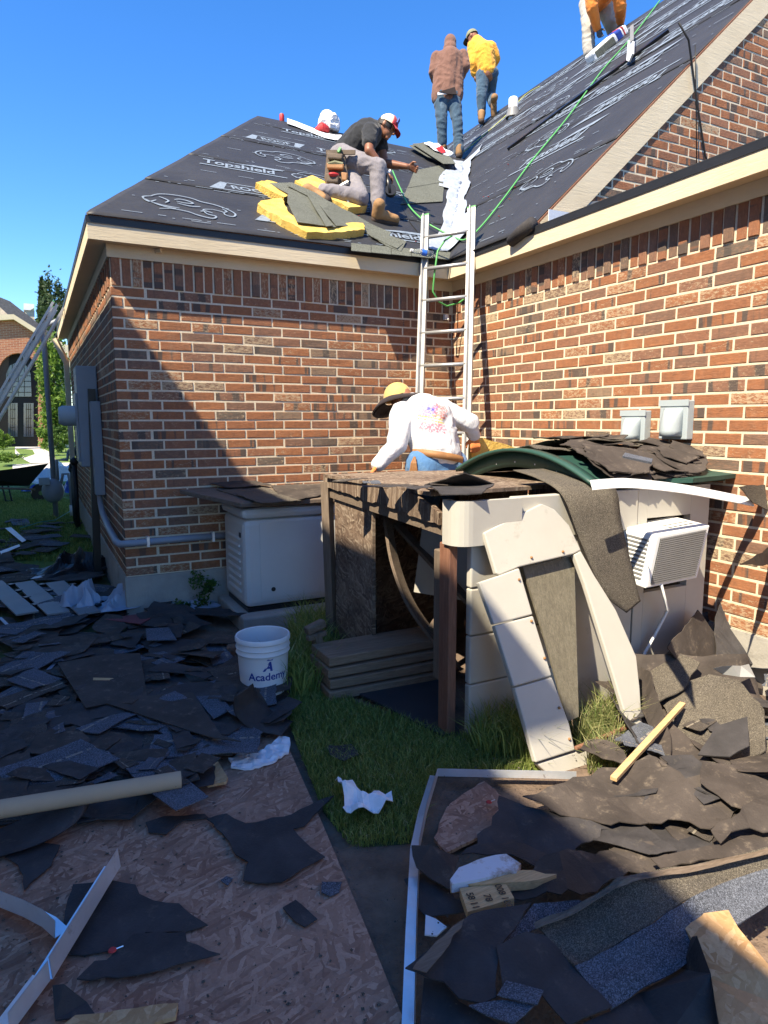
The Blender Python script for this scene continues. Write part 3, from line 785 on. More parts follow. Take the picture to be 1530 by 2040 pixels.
one('wrapper', MB().grid(P, .003), M('paper_white'), 'long strip of white wrapper trailing along the ridge from the can', 'wrapper')
c = rp(561.5, 237, .0); c = V((c.x, c.y, RIDGE_Z+.02))
can = Thing('soda_can', c, 'red soda can standing on the ridge', 'can')
can.part('body', MB().lathe([(.001, 0), (.028, 0), (.034, .008), (.034, .118), (.027, .13), (.001, .13)], c, 16), M('red_paint'), auto=True)
can.part('lid', MB().lathe([(.001, .131), (.0265, .131), (.0275, .134), (.0275, .129)], c, 16), M('alum'), auto=True)
# stack of shingles and wrapper at the valley head
for i, (px, h) in enumerate((([(815, 290), (845, 283), (895, 312), (905, 322), (880, 322), (852, 312)], .07), ([(822, 286), (850, 284), (900, 315), (908, 326), (884, 326)], .10))):
    fshingle(px, h, 'shingle stacked at the head of the valley', i+3)
one('wrapper', torn([rp(845, 284, .13), rp(872, 286, .13), rp(902, 306, .10), rp(892, 311, .10), rp(866, 300, .12)], .004, .008, .03, .02, 9, nF, 3, 1), M('paper_white'), 'white wrapper lying on the stacked shingles at the valley head', 'wrapper')
one('wrapper', torn([rp(868, 296, .14), rp(880, 290, .14), rp(888, 303, .12), rp(880, 305, .12)], .004, .004, .03, .02, 9, nF, 4, 1), M('red_paint'), 'red wrapper scrap by the boots at the valley head', 'wrapper')
# foam slabs
def foam(px, th, label, h=None, seed=0):
    h = th if h is None else h
    mb = torn([rp(480+x/2.942, 150+y/2.942, h)+V((0, .09, .09*T1)) for x, y in px], th-.004, .006, .04, .012, 9, nF, seed, 1)
    return one('foam_block', mb, M('foam'), label, 'foam', 'foam blocks on the roof', bevel=0)
foam([(118, 783), (135, 762), (258, 742), (296, 822), (360, 865), (440, 888), (600, 898), (742, 893), (753, 930), (565, 952), (412, 948), (262, 872)], .072, 'long yellow foam block lying lowest, near the eave', seed=1)
foam([(105, 648), (170, 636), (290, 670), (330, 720), (272, 738), (190, 700)], .075, 'yellow foam block with its corner showing above the long one', seed=2)
foam([(335, 640), (440, 607), (520, 690), (640, 742), (765, 762), (762, 790), (655, 798), (560, 752), (420, 700)], .075, "yellow foam block under the kneeling worker's knee", seed=3)
def F2(px, h, label, seed): 
    return one('shingle', torn([rp(480+x/2.942, 150+y/2.942, h+dz) for x, y, dz in px], .006, .0, .08, .006, 5, nF, seed, 2), M('shingle_new'), next(L4), 'shingle', 'loose shingles on the foam')
LB = 'loose grey green shingle draped over the yellow foam'
L4 = iter(['widest grey green shingle draped over the yellow foam', 'narrow grey green shingle folded across the foam edge', 'grey green shingle lying topmost over the foam', 'grey green shingle slipping off the foam toward the boot', 'grey green shingle fanned out nearest the eave by the boot', 'small grey green shingle tucked under the fanned one by the boot'])
F2([(165, 632, .08), (300, 628, .09), (440, 690, .1), (560, 765, .1), (690, 882, .03), (545, 890, .09), (400, 868, .1), (330, 858, .1), (272, 742, .1), (275, 690, .1)], .0, LB, 2)
F2([(270, 645, .11), (330, 640, .11), (430, 720, .115), (540, 880, .11), (500, 885, .11), (390, 705, .115)], .0, LB, 3)
F2([(400, 690, .12), (545, 750, .12), (640, 810, .08), (690, 885, .05), (560, 880, .1)], .0, LB, 4)
F2([(545, 762, .09), (640, 800, .06), (760, 870, .03), (880, 920, .024), (870, 935, .024), (690, 893, .035)], .0, LB, 5)
LB = 'loose grey green shingle fanned out on the roof by the boot'
F2([(690, 893, .03), (800, 915, .03), (970, 972, .03), (938, 1030, .03), (855, 1000, .03)], .0, LB, 6)
F2([(755, 940, .036), (830, 930, .036), (950, 985, .036), (915, 1015, .036)], .0, LB, 7)
# small things on the roof
c0, c1 = rp(820, 499, .04), rp(862, 508, .04); ax = (c1-c0).normalized()
wb = Thing('water_bottle', c0, 'clear water bottle with blue label lying by the eave', 'bottle')
Mx = Matrix((nF.cross(ax), nF, ax)).transposed(); L = (c1-c0).length
wb.part('body', MB().lathe([(.001, 0), (.013, .001), (.013, L*.12), (.018, L*.16), (.032, L*.32), (.032, L*.97), (.026, L), (.001, L)], c0, 14, Mx), M('clear_plastic'), smooth=True)
wb.part('cap', MB().lathe([(.001, -.012), (.015, -.012), (.015, .012), (.001, .012)], c0, 12, Mx), M('white_plastic'))
wb.part('label_band', MB().lathe([(.0328, L*.45), (.0328, L*.68)], c0, 14, Mx), M('plastic_blue'), smooth=True)
# leftover felt roll on the main eave, wood chip, nails hint
a, b = on_x(1018, 487, XC-EV-.02), on_x(1062, 452, XC-EV-.02)
one('felt_roll', MB().tube([a+V((0, 0, .02)), a.lerp(b, .5)+V((0, 0, .03)), b+V((0, 0, .03))], [.045, .055, .05], 12), M('felt'), 'curled roll of black felt hanging over the eave at the foot of the rake board', 'felt roll', smooth=True)
q = mp(1258, 60, .03); 
one('wood_stake', torn([mp(1254, 82, .12), mp(1264, 82, .12), mp(1263, 108, .1), mp(1256, 124, .04), mp(1251, 122, .04)], .02), M('paper_white'), 'pale splintered board end sticking up from the main roof slope', 'board')
one('felt_strip', MB().bar(mp(1259, 50, .16), mp(1259, 82, .14), .045, .01, nM), M('flash_grey'), 'grey metal strap above the splintered board end', 'strap')
# hoses
def drape(px, fn, r=.009, h=.015, seg=6, sub=6):
    L = [fn(x, y, h) for x, y in px]; C_ = []
    n = len(L)-1
    for i in range(n):
        p0, p1, p2, p3 = L[max(i-1, 0)], L[i], L[i+1], L[min(i+2, n)]
        for j in range(sub):
            f = j/sub; C_.append(.5*((2*p1)+(p2-p0)*f+(2*p0-5*p1+4*p2-p3)*f*f+(3*p1-p0-3*p2+p3)*f*f*f))
    C_.append(L[-1]); return MB().tube(C_, r, seg)
def mixfn(x, y, h):
    a = rp(x, y, h); return a
mb = drape([(782, 340), (796, 372), (815, 410), (845, 440), (875, 458), (900, 470)], rp, .0085, .05)
mb2 = drape([(900, 470), (925, 478), (955, 455), (1000, 400), (1060, 320), (1130, 235), (1200, 140), (1262, 70), (1330, -20)], mp, .0085, .03); mb.add(mb2.v, mb2.f)
L = [on_y(x, y, -.25) for x, y in ((900, 470), (884, 480), (872, 500), (864, 540), (862, 580), (872, 602), (890, 610), (912, 604), (930, 592), (944, 565), (946, 530), (938, 505))]
mb3 = MB(); C_ = [p+V((.0, -.02*(i % 2), 0)) for i, p in enumerate(L)]; mb3.tube(C_, .0085, 6); mb.add(mb3.v, mb3.f)
one('air_hose', mb, M('hose_green'), 'green air hose looping over the ladder and up the main roof', 'hose', smooth=True)
one('rope', drape([(905, 318), (960, 272), (1010, 228), (1045, 190), (1075, 172)], mp, .006, .02), M('rope_yellow'), 'thin yellow rope running up the roof to the vent pipe', 'rope', smooth=True)
one('cord', drape([(800, 410), (815, 440), (832, 462), (850, 490), (870, 505), (905, 512)], rp, .004, .015), M('cord_black'), 'thin black cord on the front slope below the worker', 'cord', smooth=True)
# ropes hanging on the gable
for (px, lb) in (([(1352, 45), (1372, 80), (1388, 200), (1405, 310), (1412, 330)], 'black hose hanging down the gable brick from the rake'), ([(1385, 90), (1386, 150), (1388, 330)], 'thin black cable hanging straight down the gable')):
    P = [on_y(x, y, GR-.045) for x, y in px]
    one('cable', MB().tube(P, .009 if 'hose' in lb else .005, 6), M('cord_black'), lb, 'cable', smooth=True)
# ---------------------------------------------------------------- ladders
def ladder(name, a0, a1, b0, b1, label, rung=.305, mat='alum', w=.075, fly=None):
    """a0,a1 feet; b0,b1 tops of left and right rail"""
    a0, a1, b0, b1 = map(V, (a0, a1, b0, b1)); t = Thing(name, (a0+a1)/2, label, 'ladder')
    nrm = (a1-a0).cross(b0-a0).normalized()
    for a, b in ((a0, b0), (a1, b1)):
        t.part('rail', MB().bar(a, b, .026, w, (a1-a0)), M(mat))
        t.part('rail_flange', MB().bar(a+nrm*w*.5, b+nrm*w*.5, .036, .006, (a1-a0)), M(mat))
        t.part('foot', MB().box(a+V((0, 0, .012)), (.06, .09, .024)), M('plastic_black'))
        t.part('end_cap', MB().bar(b, b+(b-a).normalized()*.012, .03, w+.006, (a1-a0)), M('hose_green'))
    L = (b0-a0).length; n = int((L-.15)/rung)
    for i in range(1, n+1):
        f = (i*rung)/L
        if f > .985: break
        t.part('rung', MB().tube([a0.lerp(b0, f), a1.lerp(b1, f)], .017, 8), M(mat), smooth=True)
    return t
dl = V((-.247, .384, 0)); f1 = V((2.42, -1.23, 0)); e1 = V((2.908, -.564, 3.006)); tp = e1+(e1-f1).normalized()*.45
ladder('extension_ladder', f1+dl, f1, tp+dl, tp, 'aluminium extension ladder standing in the inner corner against the eave')
# red cap nails dotted over the slopes
cn = MB(); r_ = random.Random(4)
for i in range(22):
    t = r_.uniform(.02, .5); s_ = t*(RIDGE_Y+EV)
    q = FPt(valx(s_)-r_.uniform(.2, 1.1), s_, .02) if i % 2 else MPt(-EV+s_-r_.uniform(.1, .8), (valx(s_)-(XC-EV))+r_.uniform(.0, .3), .02)
    cn.lathe([(.001, .003), (.009, .002), (.010, 0)], q, 8)
house.part('cap_nails', cn, M('red_paint'), roof, kind='stuff')
# ---------------------------------------------------------------- generator on its pad
one('concrete_pad', MB().bbox((.72, -.82, -.05), (1.95, -.03, .10)), M('concrete'), 'small concrete pad under the generator', 'pad', bevel=.015)
g = Thing('generator', (1.26, -.37, .1), 'beige standby generator cabinet with side louvers beside the brick wall', 'generator')
g.part('base', MB().bbox((.80, -.67, .10), (1.74, -.09, .135)), M('plastic_black'))
g.part('cabinet', MB().bbox((.78, -.69, .136), (1.76, -.07, .83)), M('gen_beige'), bevel=.045)
g.part('door', MB().bbox((.90, -.697, .20), (1.70, -.6905, .80)), M('gen_beige'), bevel=.002)
lidp = MB().bbox((.765, -.705, .832), (1.775, -.055, .915)); g.part('lid', lidp, M('gen_beige'), bevel=.035)
for i in range(8): g.part('louver', MB().box((.778, -.40, .25+i*.06), (.02, .34, .018), Matrix.Rotation(.5, 3, 'Y')), M('gen_beige'))
lk = g.part('lock', MB().lathe([(.001, .008), (.016, .006), (.018, 0)], (1.0, -.697, .27), 14, Matrix.Rotation(math.pi/2, 3, 'X')), M('black_metal'))
g.part('badge', MB().bbox((.774, -.60, .68), (.779, -.56, .72)), M('plastic_black'))
board = Thing('tabletop_board', (.42, -.2, .93), 'grey tabletop board lying tilted on the generator', 'board')
BT = [V((.74, -.76, .932)), V((1.80, -.74, .925)), V((1.9, -.08, .985)), V((.42, -.12, .99))]
board.part('top', MB().prism([p+V((0, 0, .04)) for p in BT], (0, 0, -.036)), M('wood_grey'), bevel=.006)
def on_board(px, py, h): 
    n = poly_n(BT); return on_pl(px, py, BT[0]+V((0, 0, .042+h)), n)
for i, px in enumerate(([(430, 975), (520, 968), (575, 990), (500, 996)], [(540, 968), (640, 965), (652, 985), (590, 996), (560, 990)], [(470, 984), (560, 985), (600, 998), (520, 1003)], [(420, 962), (500, 957), (540, 966), (450, 972)])):
    one('shingle_scrap', torn([on_board(x, y, .004+.006*i) for x, y in px], .005, .008, .03, .006, 9, None, i, 1), M('felt_brown' if i % 2 else 'shingle_worn'), ['thin speckled strip of shingle lying on the board over the generator', 'widest brown felt scrap lying on the board over the generator', 'long speckled shingle scrap at the front edge of the generator board', 'brown felt scrap at the back edge of the generator board'][i], 'shingle scrap', 'scraps on the generator board')
# ---------------------------------------------------------------- service on the side wall
cp = [(-.05, 1.52, 1.35), (-.05, 1.52, .9), (-.05, 1.48, .78), (-.05, 1.3, .70), (-.055, .7, .64), (-.055, .1, .61), (-.04, -.04, .61), (.06, -.045, .61), (.45, -.045, .615), (.79, -.045, .615)]
cd_ = Thing('conduit', (0, 0, .6), 'grey conduit pipe wrapping the brick corner to the generator', 'conduit')
cd_.part('pipe', MB().tube(cp, .028, 12), M('pvc_grey'), smooth=True)
for x in (.16, .68): cd_.part('strap', MB().bbox((x, -.078, .575), (x+.02, -.004, .655)), M('galv'))
YP = 1.62
pa, pb_ = on_y(150, 728, YP), on_y(180, 930, YP); px0, pz1, pz0 = pa.x, pa.z, pb_.z
e = Thing('electric_panel', (px0/2, YP, pz0), 'grey electric service panel with round meter on the side wall', 'electric panel')
e.part('cabinet', MB().bbox((px0, YP, pz0), (-.004, YP+.42, pz1)), M('elec_grey'), bevel=.01)
mz0 = on_y(140, 862, YP).z; mz1 = on_y(140, 795, YP).z
e.part('meter_box', MB().bbox((px0-.02, YP+.03, pz0+.05), (px0-.003, YP+.38, mz1+.06)), M('elec_grey'))
e.part('meter', MB().lathe([(.001, .15), (.08, .15), (.10, .11), (.10, 0)], (px0-.02, YP+.2, on_y(140, 828, YP).z), 20, Matrix.Rotation(-math.pi/2, 3, 'Y')), M('vent_grey'), auto=True)
dz1, dz0 = on_y(190, 800, 1.5).z, on_y(190, 985, 1.5).z
e.part('disconnect_box', MB().bbox((on_y(186, 900, 1.4).x, 1.40, dz0), (-.004, 1.58, dz1)), M('elec_grey'), bevel=.006)
ft = on_z(195, 1152, 0.0); tp_ = on_y(182, 775, ft.y+.03)
one('black_post', MB().bar(ft, tp_, .07, .07, (1, 0, 0)), M('plastic_black'), 'tall square black post leaning against the side wall', 'post')
# downspout at the far end, riser pipe with gas meter
ds = Thing('downspout', (-.05, 6.45, 0), 'cream downspout at the far end of the side wall', 'downspout')
ds.part('pipe', MB().bbox((-.10, 6.38, 0), (-.02, 6.46, 2.55)), M('trim'), bevel=.008)
ds.part('elbow', MB().bar((-.06, 6.42, 2.52), (-.2, 6.5, 2.88), .075, .075), M('trim'))
gp = on_z(112, 1031, 0); gp.y = min(gp.y, 7.2)
top_ = on_y(108, 640, gp.y)
gm = Thing('gas_meter', gp, 'gas meter with regulator on tall grey riser pipe', 'gas meter')
gm.part('riser', MB().tube([gp, (gp.x, gp.y, top_.z-.1), top_+V((.03, 0, 0)), top_+V((.16, -.1, .05))], .042, 10), M('pvc_grey'), smooth=True)
cx = gp+V((.0, -.05, 0))
gm.part('meter_body', MB().sphere(cx+V((-.02, 0, .45)), (.17, .12, .20), 14, 10), M('elec_grey'), smooth=True)
gm.part('index_box', MB().box(cx+V((-.14, -.1, .62)), (.16, .08, .12)), M('vent_grey'), bevel=.01)
gm.part('pipe', MB().tube([cx+V((.06, 0, .62)), cx+V((.06, 0, .95)), cx+V((.22, 0, .95)), cx+V((.24, 0, 1.06))], .026, 8), M('elec_grey'), smooth=True)
gm.part('regulator', MB().sphere(cx+V((.33, 0, 1.08)), (.11, .08, .075), 12, 8), M('elec_grey'), smooth=True)
gm.part('pipe', MB().tube([cx+V((.10, 0, .55)), cx+V((.14, 0, .72)), cx+V((.22, 0, .72)), cx+V((.24, 0, .6)), cx+V((.24, 0, 0))], .024, 8), M('elec_grey'), smooth=True)
gm.part('sleeve', MB().tube([cx+V((.24, 0, .02)), cx+V((.24, 0, .2))], .034, 8), M('white_plastic'), smooth=True)
for i in range(3):
    y = 5.1+i*.35; gm.part('valve_pipe', MB().tube([(-.10, y, 0), (-.10, y, .95-.08*i)], .035, 8).sphere((-.10, y, 1.0-.08*i), .06, 10, 6), M('black_metal'), smooth=True)
# ---------------------------------------------------------------- vents on the right wall
for (y0, y1, z0, z1) in ((-2.445, -2.238, 1.43, 1.64), (-2.774, -2.562, 1.455, 1.70)):
    t = Thing('wall_vent', (XC, y0, z0), 'pale grey hooded dryer vent on brick, ' + ('partly behind the shed roof' if y0 > -2.5 else 'higher and fully in view'), 'wall vent', 'vents on the right wall')
    t.part('back_plate', MB().bbox((XC-.06, y0, z0), (XC+.002, y1, z1)), M('vent_grey'), bevel=.006)
    t.part('flange', MB().bbox((XC-.065, y0-.006, z1-.035), (XC-.0605, y1+.006, z1+.004)), M('vent_grey'))
    P = []
    for i in range(9):
        a = math.pi*i/16; P.append([V((XC-.06-.085*math.sin(a), y0+.035+(y1-y0-.07)*j/8+0*a, z1-.05-(z1-z0-.07)*(1-math.cos(a)))) for j in range(9)])
        for j, q in enumerate(P[-1]): q.x = XC-.06-(XC-.06-q.x)*max(0, math.sin(math.pi*j/8))**.5
    t.part('hood', MB().grid(P, .003), M('vent_grey'), smooth=True)
lh = on_y(888, 632, -.03)
one('hose_bib', MB().box(lh, (.035, .03, .05)).tube([lh+V((0, -.02, -.01)), lh+V((0, -.05, -.03))], .008, 6), M('white_plastic'), 'small white hook fixed to the brick in the inner corner', 'hook')
# ---------------------------------------------------------------- bucket
bc = V((.50, -2.03, 0))
b = Thing('bucket', bc, 'white plastic bucket with blue lettering standing in the grass', 'bucket')
RB = lambda z: .128+.022*z/.37
prof = [(.001, 0), (.126, 0), (.13, .01)]+[(RB(z), z) for z in (.05, .12, .2, .26)]+[(RB(.27)+.004, .272), (RB(.28)+.009, .278), (RB(.29)+.004, .29), (RB(.3)+.003, .302), (RB(.31)+.008, .308), (RB(.32)+.003, .322), (RB(.33)+.003, .338), (RB(.34)+.008, .344), (RB(.36)+.007, .362), (RB(.37)+.002, .37), (RB(.37)-.006, .368), (.118, .012), (.001, .012)]
b.part('pail', MB().lathe(prof, bc, 40), M('bucket_white'), auto=True)
def wrap(mb, z0, az, r_off=.0012, sx=1.0):
    for v in mb.v:
        z = z0+v.y; r = RB(z)+r_off; a = az+v.x*sx/r; v.x, v.y, v.z = bc.x+r*math.cos(a), bc.y+r*math.sin(a), z
    return mb
az = math.atan2(CAM.y-bc.y, CAM.x-bc.x)+.04
tx = text_mb('Academy', .062, .0012)
b.part('lettering', wrap(tx, .155, az+.16), M('blue_ink'))
ta = text_mb('A', .072, .003, 0, .3); ta.add([(-.005, .034, 0), (.028, .034, 0), (.034, .043, 0), (.002, .043, 0)], [(0, 1, 2, 3)])
b.part('emblem', wrap(ta, .222, az+.12), M('blue_ink'))
# ---------------------------------------------------------------- shed
X0, X1, Y0, Y1, ZT = 1.2, 2.96, -3.0, -1.40, 1.2
sh = Thing('storage_shed', (X0, Y0, 0), 'half dismantled grey resin storage shed against the brick wall', 'shed')
G_ = M('resin_grey')
# corner column: rounded cap and lower panel with grooves
def rounded_corner(x, y, z0, z1, r, w1, w2, th=.035, seg=6):
    """panel that wraps the corner (x,y): w1 along +x on y, w2 along +y on x"""
    out = [V((x+w1, y, 0)), V((x+r, y, 0))]+[V((x+r-r*math.sin(a), y+r-r*math.cos(a), 0)) for a in [math.pi/2*i/seg for i in range(1, seg)]]+[V((x, y+r, 0)), V((x, y+w2, 0))]
    P = [[p+V((0, 0, z)) for z in (z0, z0+.012, z1-.012, z1)] for p in out]
    return MB().grid(P, th)
sh.part('corner_cap', rounded_corner(X0-.03, Y0-.03, .985, 1.20, .05, .34, .10), G_, smooth=False)
z = .0
for i, (za, zb) in enumerate(((0, .27), (.275, .52), (.525, .76), (.765, .975))):
    sh.part('wall_panel', MB().bbox((X0+.05, Y0-.012, za), (X0+.62, Y0+.03, zb)), G_, bevel=.008)
sh.part('wall_panel', MB().bbox((X0+.30, Y0-.02, .975), (2.36, Y0+.03, 1.20)), G_, bevel=.006)
sh.part('wall_panel', MB().bbox((X0+.625, Y0-.008, 0), (2.36, Y0+.03, .972)), G_, bevel=.006)
# panel with the air conditioner opening
AX0, AX1, AZ0, AZ1 = 2.44, 2.80, .60, 1.03
for a, c in (((2.365, Y0-.014, 0), (AX0, Y0+.03, 1.2)), ((AX1, Y0-.014, 0), (X1, Y0+.03, 1.2)), ((AX0+.001, Y0-.014, 0), (AX1-.001, Y0+.03, AZ0)), ((AX0+.001, Y0-.014, AZ1), (AX1-.001, Y0+.03, 1.2))):
    sh.part('wall_panel', MB().bbox(a, c), G_)
sh.part('side_panel', MB().bbox((X1-.03, Y0+.031, 0), (X1, Y1, 1.15)), M('osb_old'))
def flat_osb(name, o, ux, uy, L, H, th, mat, parent=None):
    """sheet built flat in its own XY so the strands lie in the sheet"""
    mb = MB().bbox((0, 0, -th), (L, H, 0)); me = mesh_of(name, mb, M(mat)); ob_ = link(bpy.data.objects.new(name, me), parent or sh.o)
    ux = V(ux).normalized(); uy = V(uy).normalized(); Mx = Matrix((ux, uy, ux.cross(uy))).transposed().to_4x4(); Mx.translation = V(o)-sh.base; ob_.matrix_local = Mx; return ob_
flat_osb('back_panel', (X0+.04, Y1, .02), (1, 0, 0), (0, 0, 1), X1-X0-.08, 1.15, .02, 'osb_old')
flat_osb('side_sheet', (X0+.03, Y1-.62, .06), (0, 1, 0), (0, 0, 1), .58, 1.1, .02, 'osb_old')
sh.part('door_jamb', MB().bbox((X0-.05, Y0+.03, 0), (X0+.0, Y0+.12, .985)), M('wood_red'), bevel=.006)
sh.part('door_jamb', MB().bbox((X0-.02, Y0+.155, .25), (X0+.02, Y0+.22, .93)), M('wood_grey_z'), bevel=.006)
pb = on_z(672, 1290, 0)
sh.part('post', MB().bar((X0, Y1+.0, 0), (X0-.02, Y1+.03, 1.16), .06, .06), M('wood_grey_z'))
# header: torn OSB strip along the open side
hd = [on_x(648, 948, X0-.03), on_x(800, 985, X0-.03), on_x(830, 1000, X0-.03), on_x(878, 1030, X0-.03), on_x(878, 1046, X0-.03), on_x(770, 1012, X0-.03), on_x(660, 976, X0-.03)]
hd = [V((X0-.03, Y1+.06, 1.215)), V((X0-.03, -2.2, 1.225)), V((X0-.03, -2.6, 1.19)), V((X0-.03, -2.84, 1.12)), V((X0-.03, -2.84, 1.06)), V((X0-.03, -2.3, 1.09)), V((X0-.03, Y1+.06, 1.125))]
sh.part('header', torn(hd, .03, .008, .04, 0, 1, (-1, 0, 0), 4), M('osb_old'))
sh.part('header_beam', MB().bar((X0+.01, Y1, 1.09), (X0+.01, Y0+.1, 1.04), .04, .07), M('wood_grey'))
# top sheet (OSB ceiling) and sagging interior pieces
flat_osb('ceiling_sheet', (X0-.02, -2.75, 1.215), (1, .05, 0), (0, 1, .0), 1.72, 1.33, .02, 'osb_old')
rib = [V((1.42, -1.75, 1.1)), V((1.36, -1.95, .95)), V((1.36, -2.05, .7)), V((1.42, -2.15, .45)), V((1.55, -2.3, .2)), V((1.62, -2.36, .08))]
sh.part('arch_rib', ribbon_strip(rib, V((.07, .05, 0)), .02), M('wood_grey'))
sh.part('arch_rib', MB().bar((1.40, -1.8, 1.0), (1.75, -2.3, .45), .09, .02), M('wood_grey')).data
sh.part('brace', MB().bar((1.5, -2.25, .3), (1.75, -2.1, .42), .05, .05), M('wood_grey'))
sh.part('inner_panel', MB().box((1.75, -2.15, .72), (.5, .02, .55), Matrix.Rotation(-.7, 3, 'Z') @ Matrix.Rotation(.12, 3, 'Y')), G_)
sh.part('inner_post', MB().bar((2.2, -1.5, 0), (2.2, -1.5, 1.15), .06, .06), M('wood_grey_z'))
# torn side strip with holes at the foot of the OSB
for i in range(7): sh.part('vent_slot', MB().bbox((X0+.052, -1.98+i*.075, .20), (X0+.058, -1.98+i*.075+.05, .33)), M('black_metal'))
# plank steps and mat
for i in range(4):
    sh.part('plank', MB().box((1.20+.01*(i % 2), -2.16+.01*i, .035+i*.062), (.80, .34-.02*i, .052), Matrix.Rotation(-.06+.02*i, 3, 'Z')), M('wood_brown'), bevel=.006)
sh.part('floor_mat', torn([on_z(x, y, .012) for x, y in ((715, 1385), (800, 1345), (890, 1345), (905, 1465), (880, 1468))], .012, .004, .05), M('mat_black'))
for k in range(3):
    a, c = ((745, 1372), (895, 1452)), None
    p0, p1 = on_z(770+40*k, 1368-6*k, .014), on_z(880, 1452-32*k, .014)
    sh.part('mat_groove', MB().bar(p0, p1, .006, .003), M('elec_grey'))
# barrel roof shell in green resin, axis along x
VC, VR0 = -2.42, .62
def vault(x, t, lift=0.0):
    """t -1..1 across; chord 1.24 m, rise .17"""
    return V((x, VC+.62*t, 1.225+.15*(1-t*t)+lift+.10*(x-1.9)*.0))
P = [[vault(2.04+1.02*i/12, -1+2*j/24, .012*(j % 4 == 0)) for j in range(25)] for i in range(13)]
sh.part('roof_shell', MB().grid(P, .02), M('resin_green'), smooth=True)
P = [[vault(2.02+.03*(i == 1), -1+2*j/24, .02-.10*(k)) for j in range(25)] for i, k in ((0, 1), (0, 0))]
sh.part('roof_rim', MB().grid(P, .025), M('resin_green'), smooth=True)
P = [[vault(1.97+.07*k, -1.04+2.08*j/24, .035) for j in range(25)] for k in (0, 1)]
sh.part('roof_rim', MB().grid(P, .02), M('resin_green'), smooth=True)
for i in range(4): sh.part('rivet', MB().sphere(vault(2.03, -.5+.3*i, -.05), .012, 8, 6), M('white_plastic'))
# flat edge of the green roof at the right
sh.part('roof_edge', torn([on_z(1190, 948, 1.24), on_z(1290, 935, 1.26), on_z(1528, 925, 1.26), on_z(1530, 945, 1.24), on_z(1380, 962, 1.23), on_z(1240, 962, 1.22)], .025), M('resin_green'))
# white trim strip arching over the front
wp = [on_pl(x, y, (0, Y0-.26, 0), (0, 1, 0)) for x, y in ((1180, 966), (1240, 962), (1300, 966), (1370, 975), (1440, 988), (1500, 1000))]
one('trim_strip', ribbon_strip(wp, V((0, .02, .045)), .008), M('metal_white'), 'bent white metal trim strip across the front of the shed roof', 'trim strip')
# shingle and felt rubbish on the shed roof
rr = random.Random(11)
for i in range(40):
    cx_, ct = rr.uniform(2.15, 2.98), (rr.uniform(-1.0, .2) if i % 3 else rr.uniform(-.2, .9)); n = rr.randint(4, 6); R = rr.uniform(.12, .30); mt_ = 'felt_brown' if i % 3 else 'shingle_worn'; a0 = rr.random()*6
    pts = []
    for k in range(n):
        a = a0+2*math.pi*k/n; pts.append(vault(min(3.04, max(2.08, cx_+R*math.cos(a)*rr.uniform(.5, 1.3))), max(-1.05, min(1.02, ct+R*1.5*math.sin(a)*rr.uniform(.6, 1.1))), .024+.004*i/2))
    one('shingle_scrap', torn(pts, .005, .015, .04, .03, 6, (0, 0, 1), i, 2), M(mt_), ('small' if R < .18 else 'medium' if R < .24 else 'large')+(' dark brown' if i % 3 else ' speckled tan')+' shingle scrap heaped on the green shed roof', 'shingle scrap', 'scraps on the shed roof')
sp = [on_z(x, y, 1.30) for x, y in ((955, 945), (1030, 965), (1060, 975))]
one('felt_piece', torn([on_z(845, 962, 1.245), on_z(925, 943, 1.32), on_z(985, 968, 1.25), on_z(960, 985, 1.235), on_z(880, 985, 1.235)], .005, .006, .05, .02, 5, (0, 0, 1), 3, 1), M('felt'), 'black felt piece peaked over the shed header behind the worker', 'felt piece')
one('shingle_strip', torn([on_z(1245, 905, 1.42), on_z(1300, 918, 1.42), on_z(1298, 925, 1.42), on_z(1240, 912, 1.42)], .008, 0, .1, .0), M('shingle_old'), 'short grey shingle strip lying on the shed roof scraps', 'shingle')
one('foam_block', torn([on_y(940, 875, -1.2), on_y(960, 872, -1.2), on_y(1040, 895, -1.2), on_y(1030, 915, -1.2), on_y(938, 925, -1.2)], .04, .004, .05, 0, 1, (0, -1, 0)), M('foam'), 'pale yellow foam panel standing behind the green roof arch', 'foam')
# felt strip draped over the front
dp = [V((1.98, -2.62, 1.30)), V((1.96, -2.86, 1.27)), V((1.95, -3.06, 1.21)), V((1.98, -3.13, 1.0)), V((2.06, -3.18, .75)), V((2.16, -3.20, .60))]
one('felt_strip', ribbon_strip(dp, [V((.36, 0, 0)), V((.36, 0, 0)), V((.34, -.02, .03)), V((.26, -.02, .08)), V((.2, 0, .1)), V((.10, 0, .05))], .006, nv=6), M('shingle_worn'), 'wide shingle strip draped over the shed front and hanging down', 'shingle strip', smooth=True)
# air conditioner
ac = Thing('air_conditioner', (2.62, -3.2, .62), 'white window air conditioner sticking out of the shed panel', 'air conditioner')
TL, TR, BR, BL = [on_y(x, y, -3.22) for x, y in ((1309, 1067), (1415, 1046), (1389, 1152), (1286, 1173))]
bk = V((0, .25, .02))
ac.part('case', MB().add([TL, TR, BR, BL, TL+bk, TR+bk, BR+bk, BL+bk], [(0, 1, 2, 3), (4, 7, 6, 5), (0, 4, 5, 1), (3, 2, 6, 7), (0, 3, 7, 4), (1, 5, 6, 2)]), M('white_plastic'), bevel=.008)
def acf(u, v, d=0): return TL.lerp(TR, u).lerp(BL.lerp(BR, u), v)+V((0, -d, 0))
ac.part('grille', MB().add([acf(.07, .07, .002), acf(.93, .07, .002), acf(.93, .93, .002), acf(.07, .93, .002)], [(0, 3, 2, 1)]), M('black_metal'))
for i in range(22):
    v = .085+.84*i/21; ac.part('fin', MB().bar(acf(.075, v, .006), acf(.925, v, .006), .004, .008), M('flash_grey'))
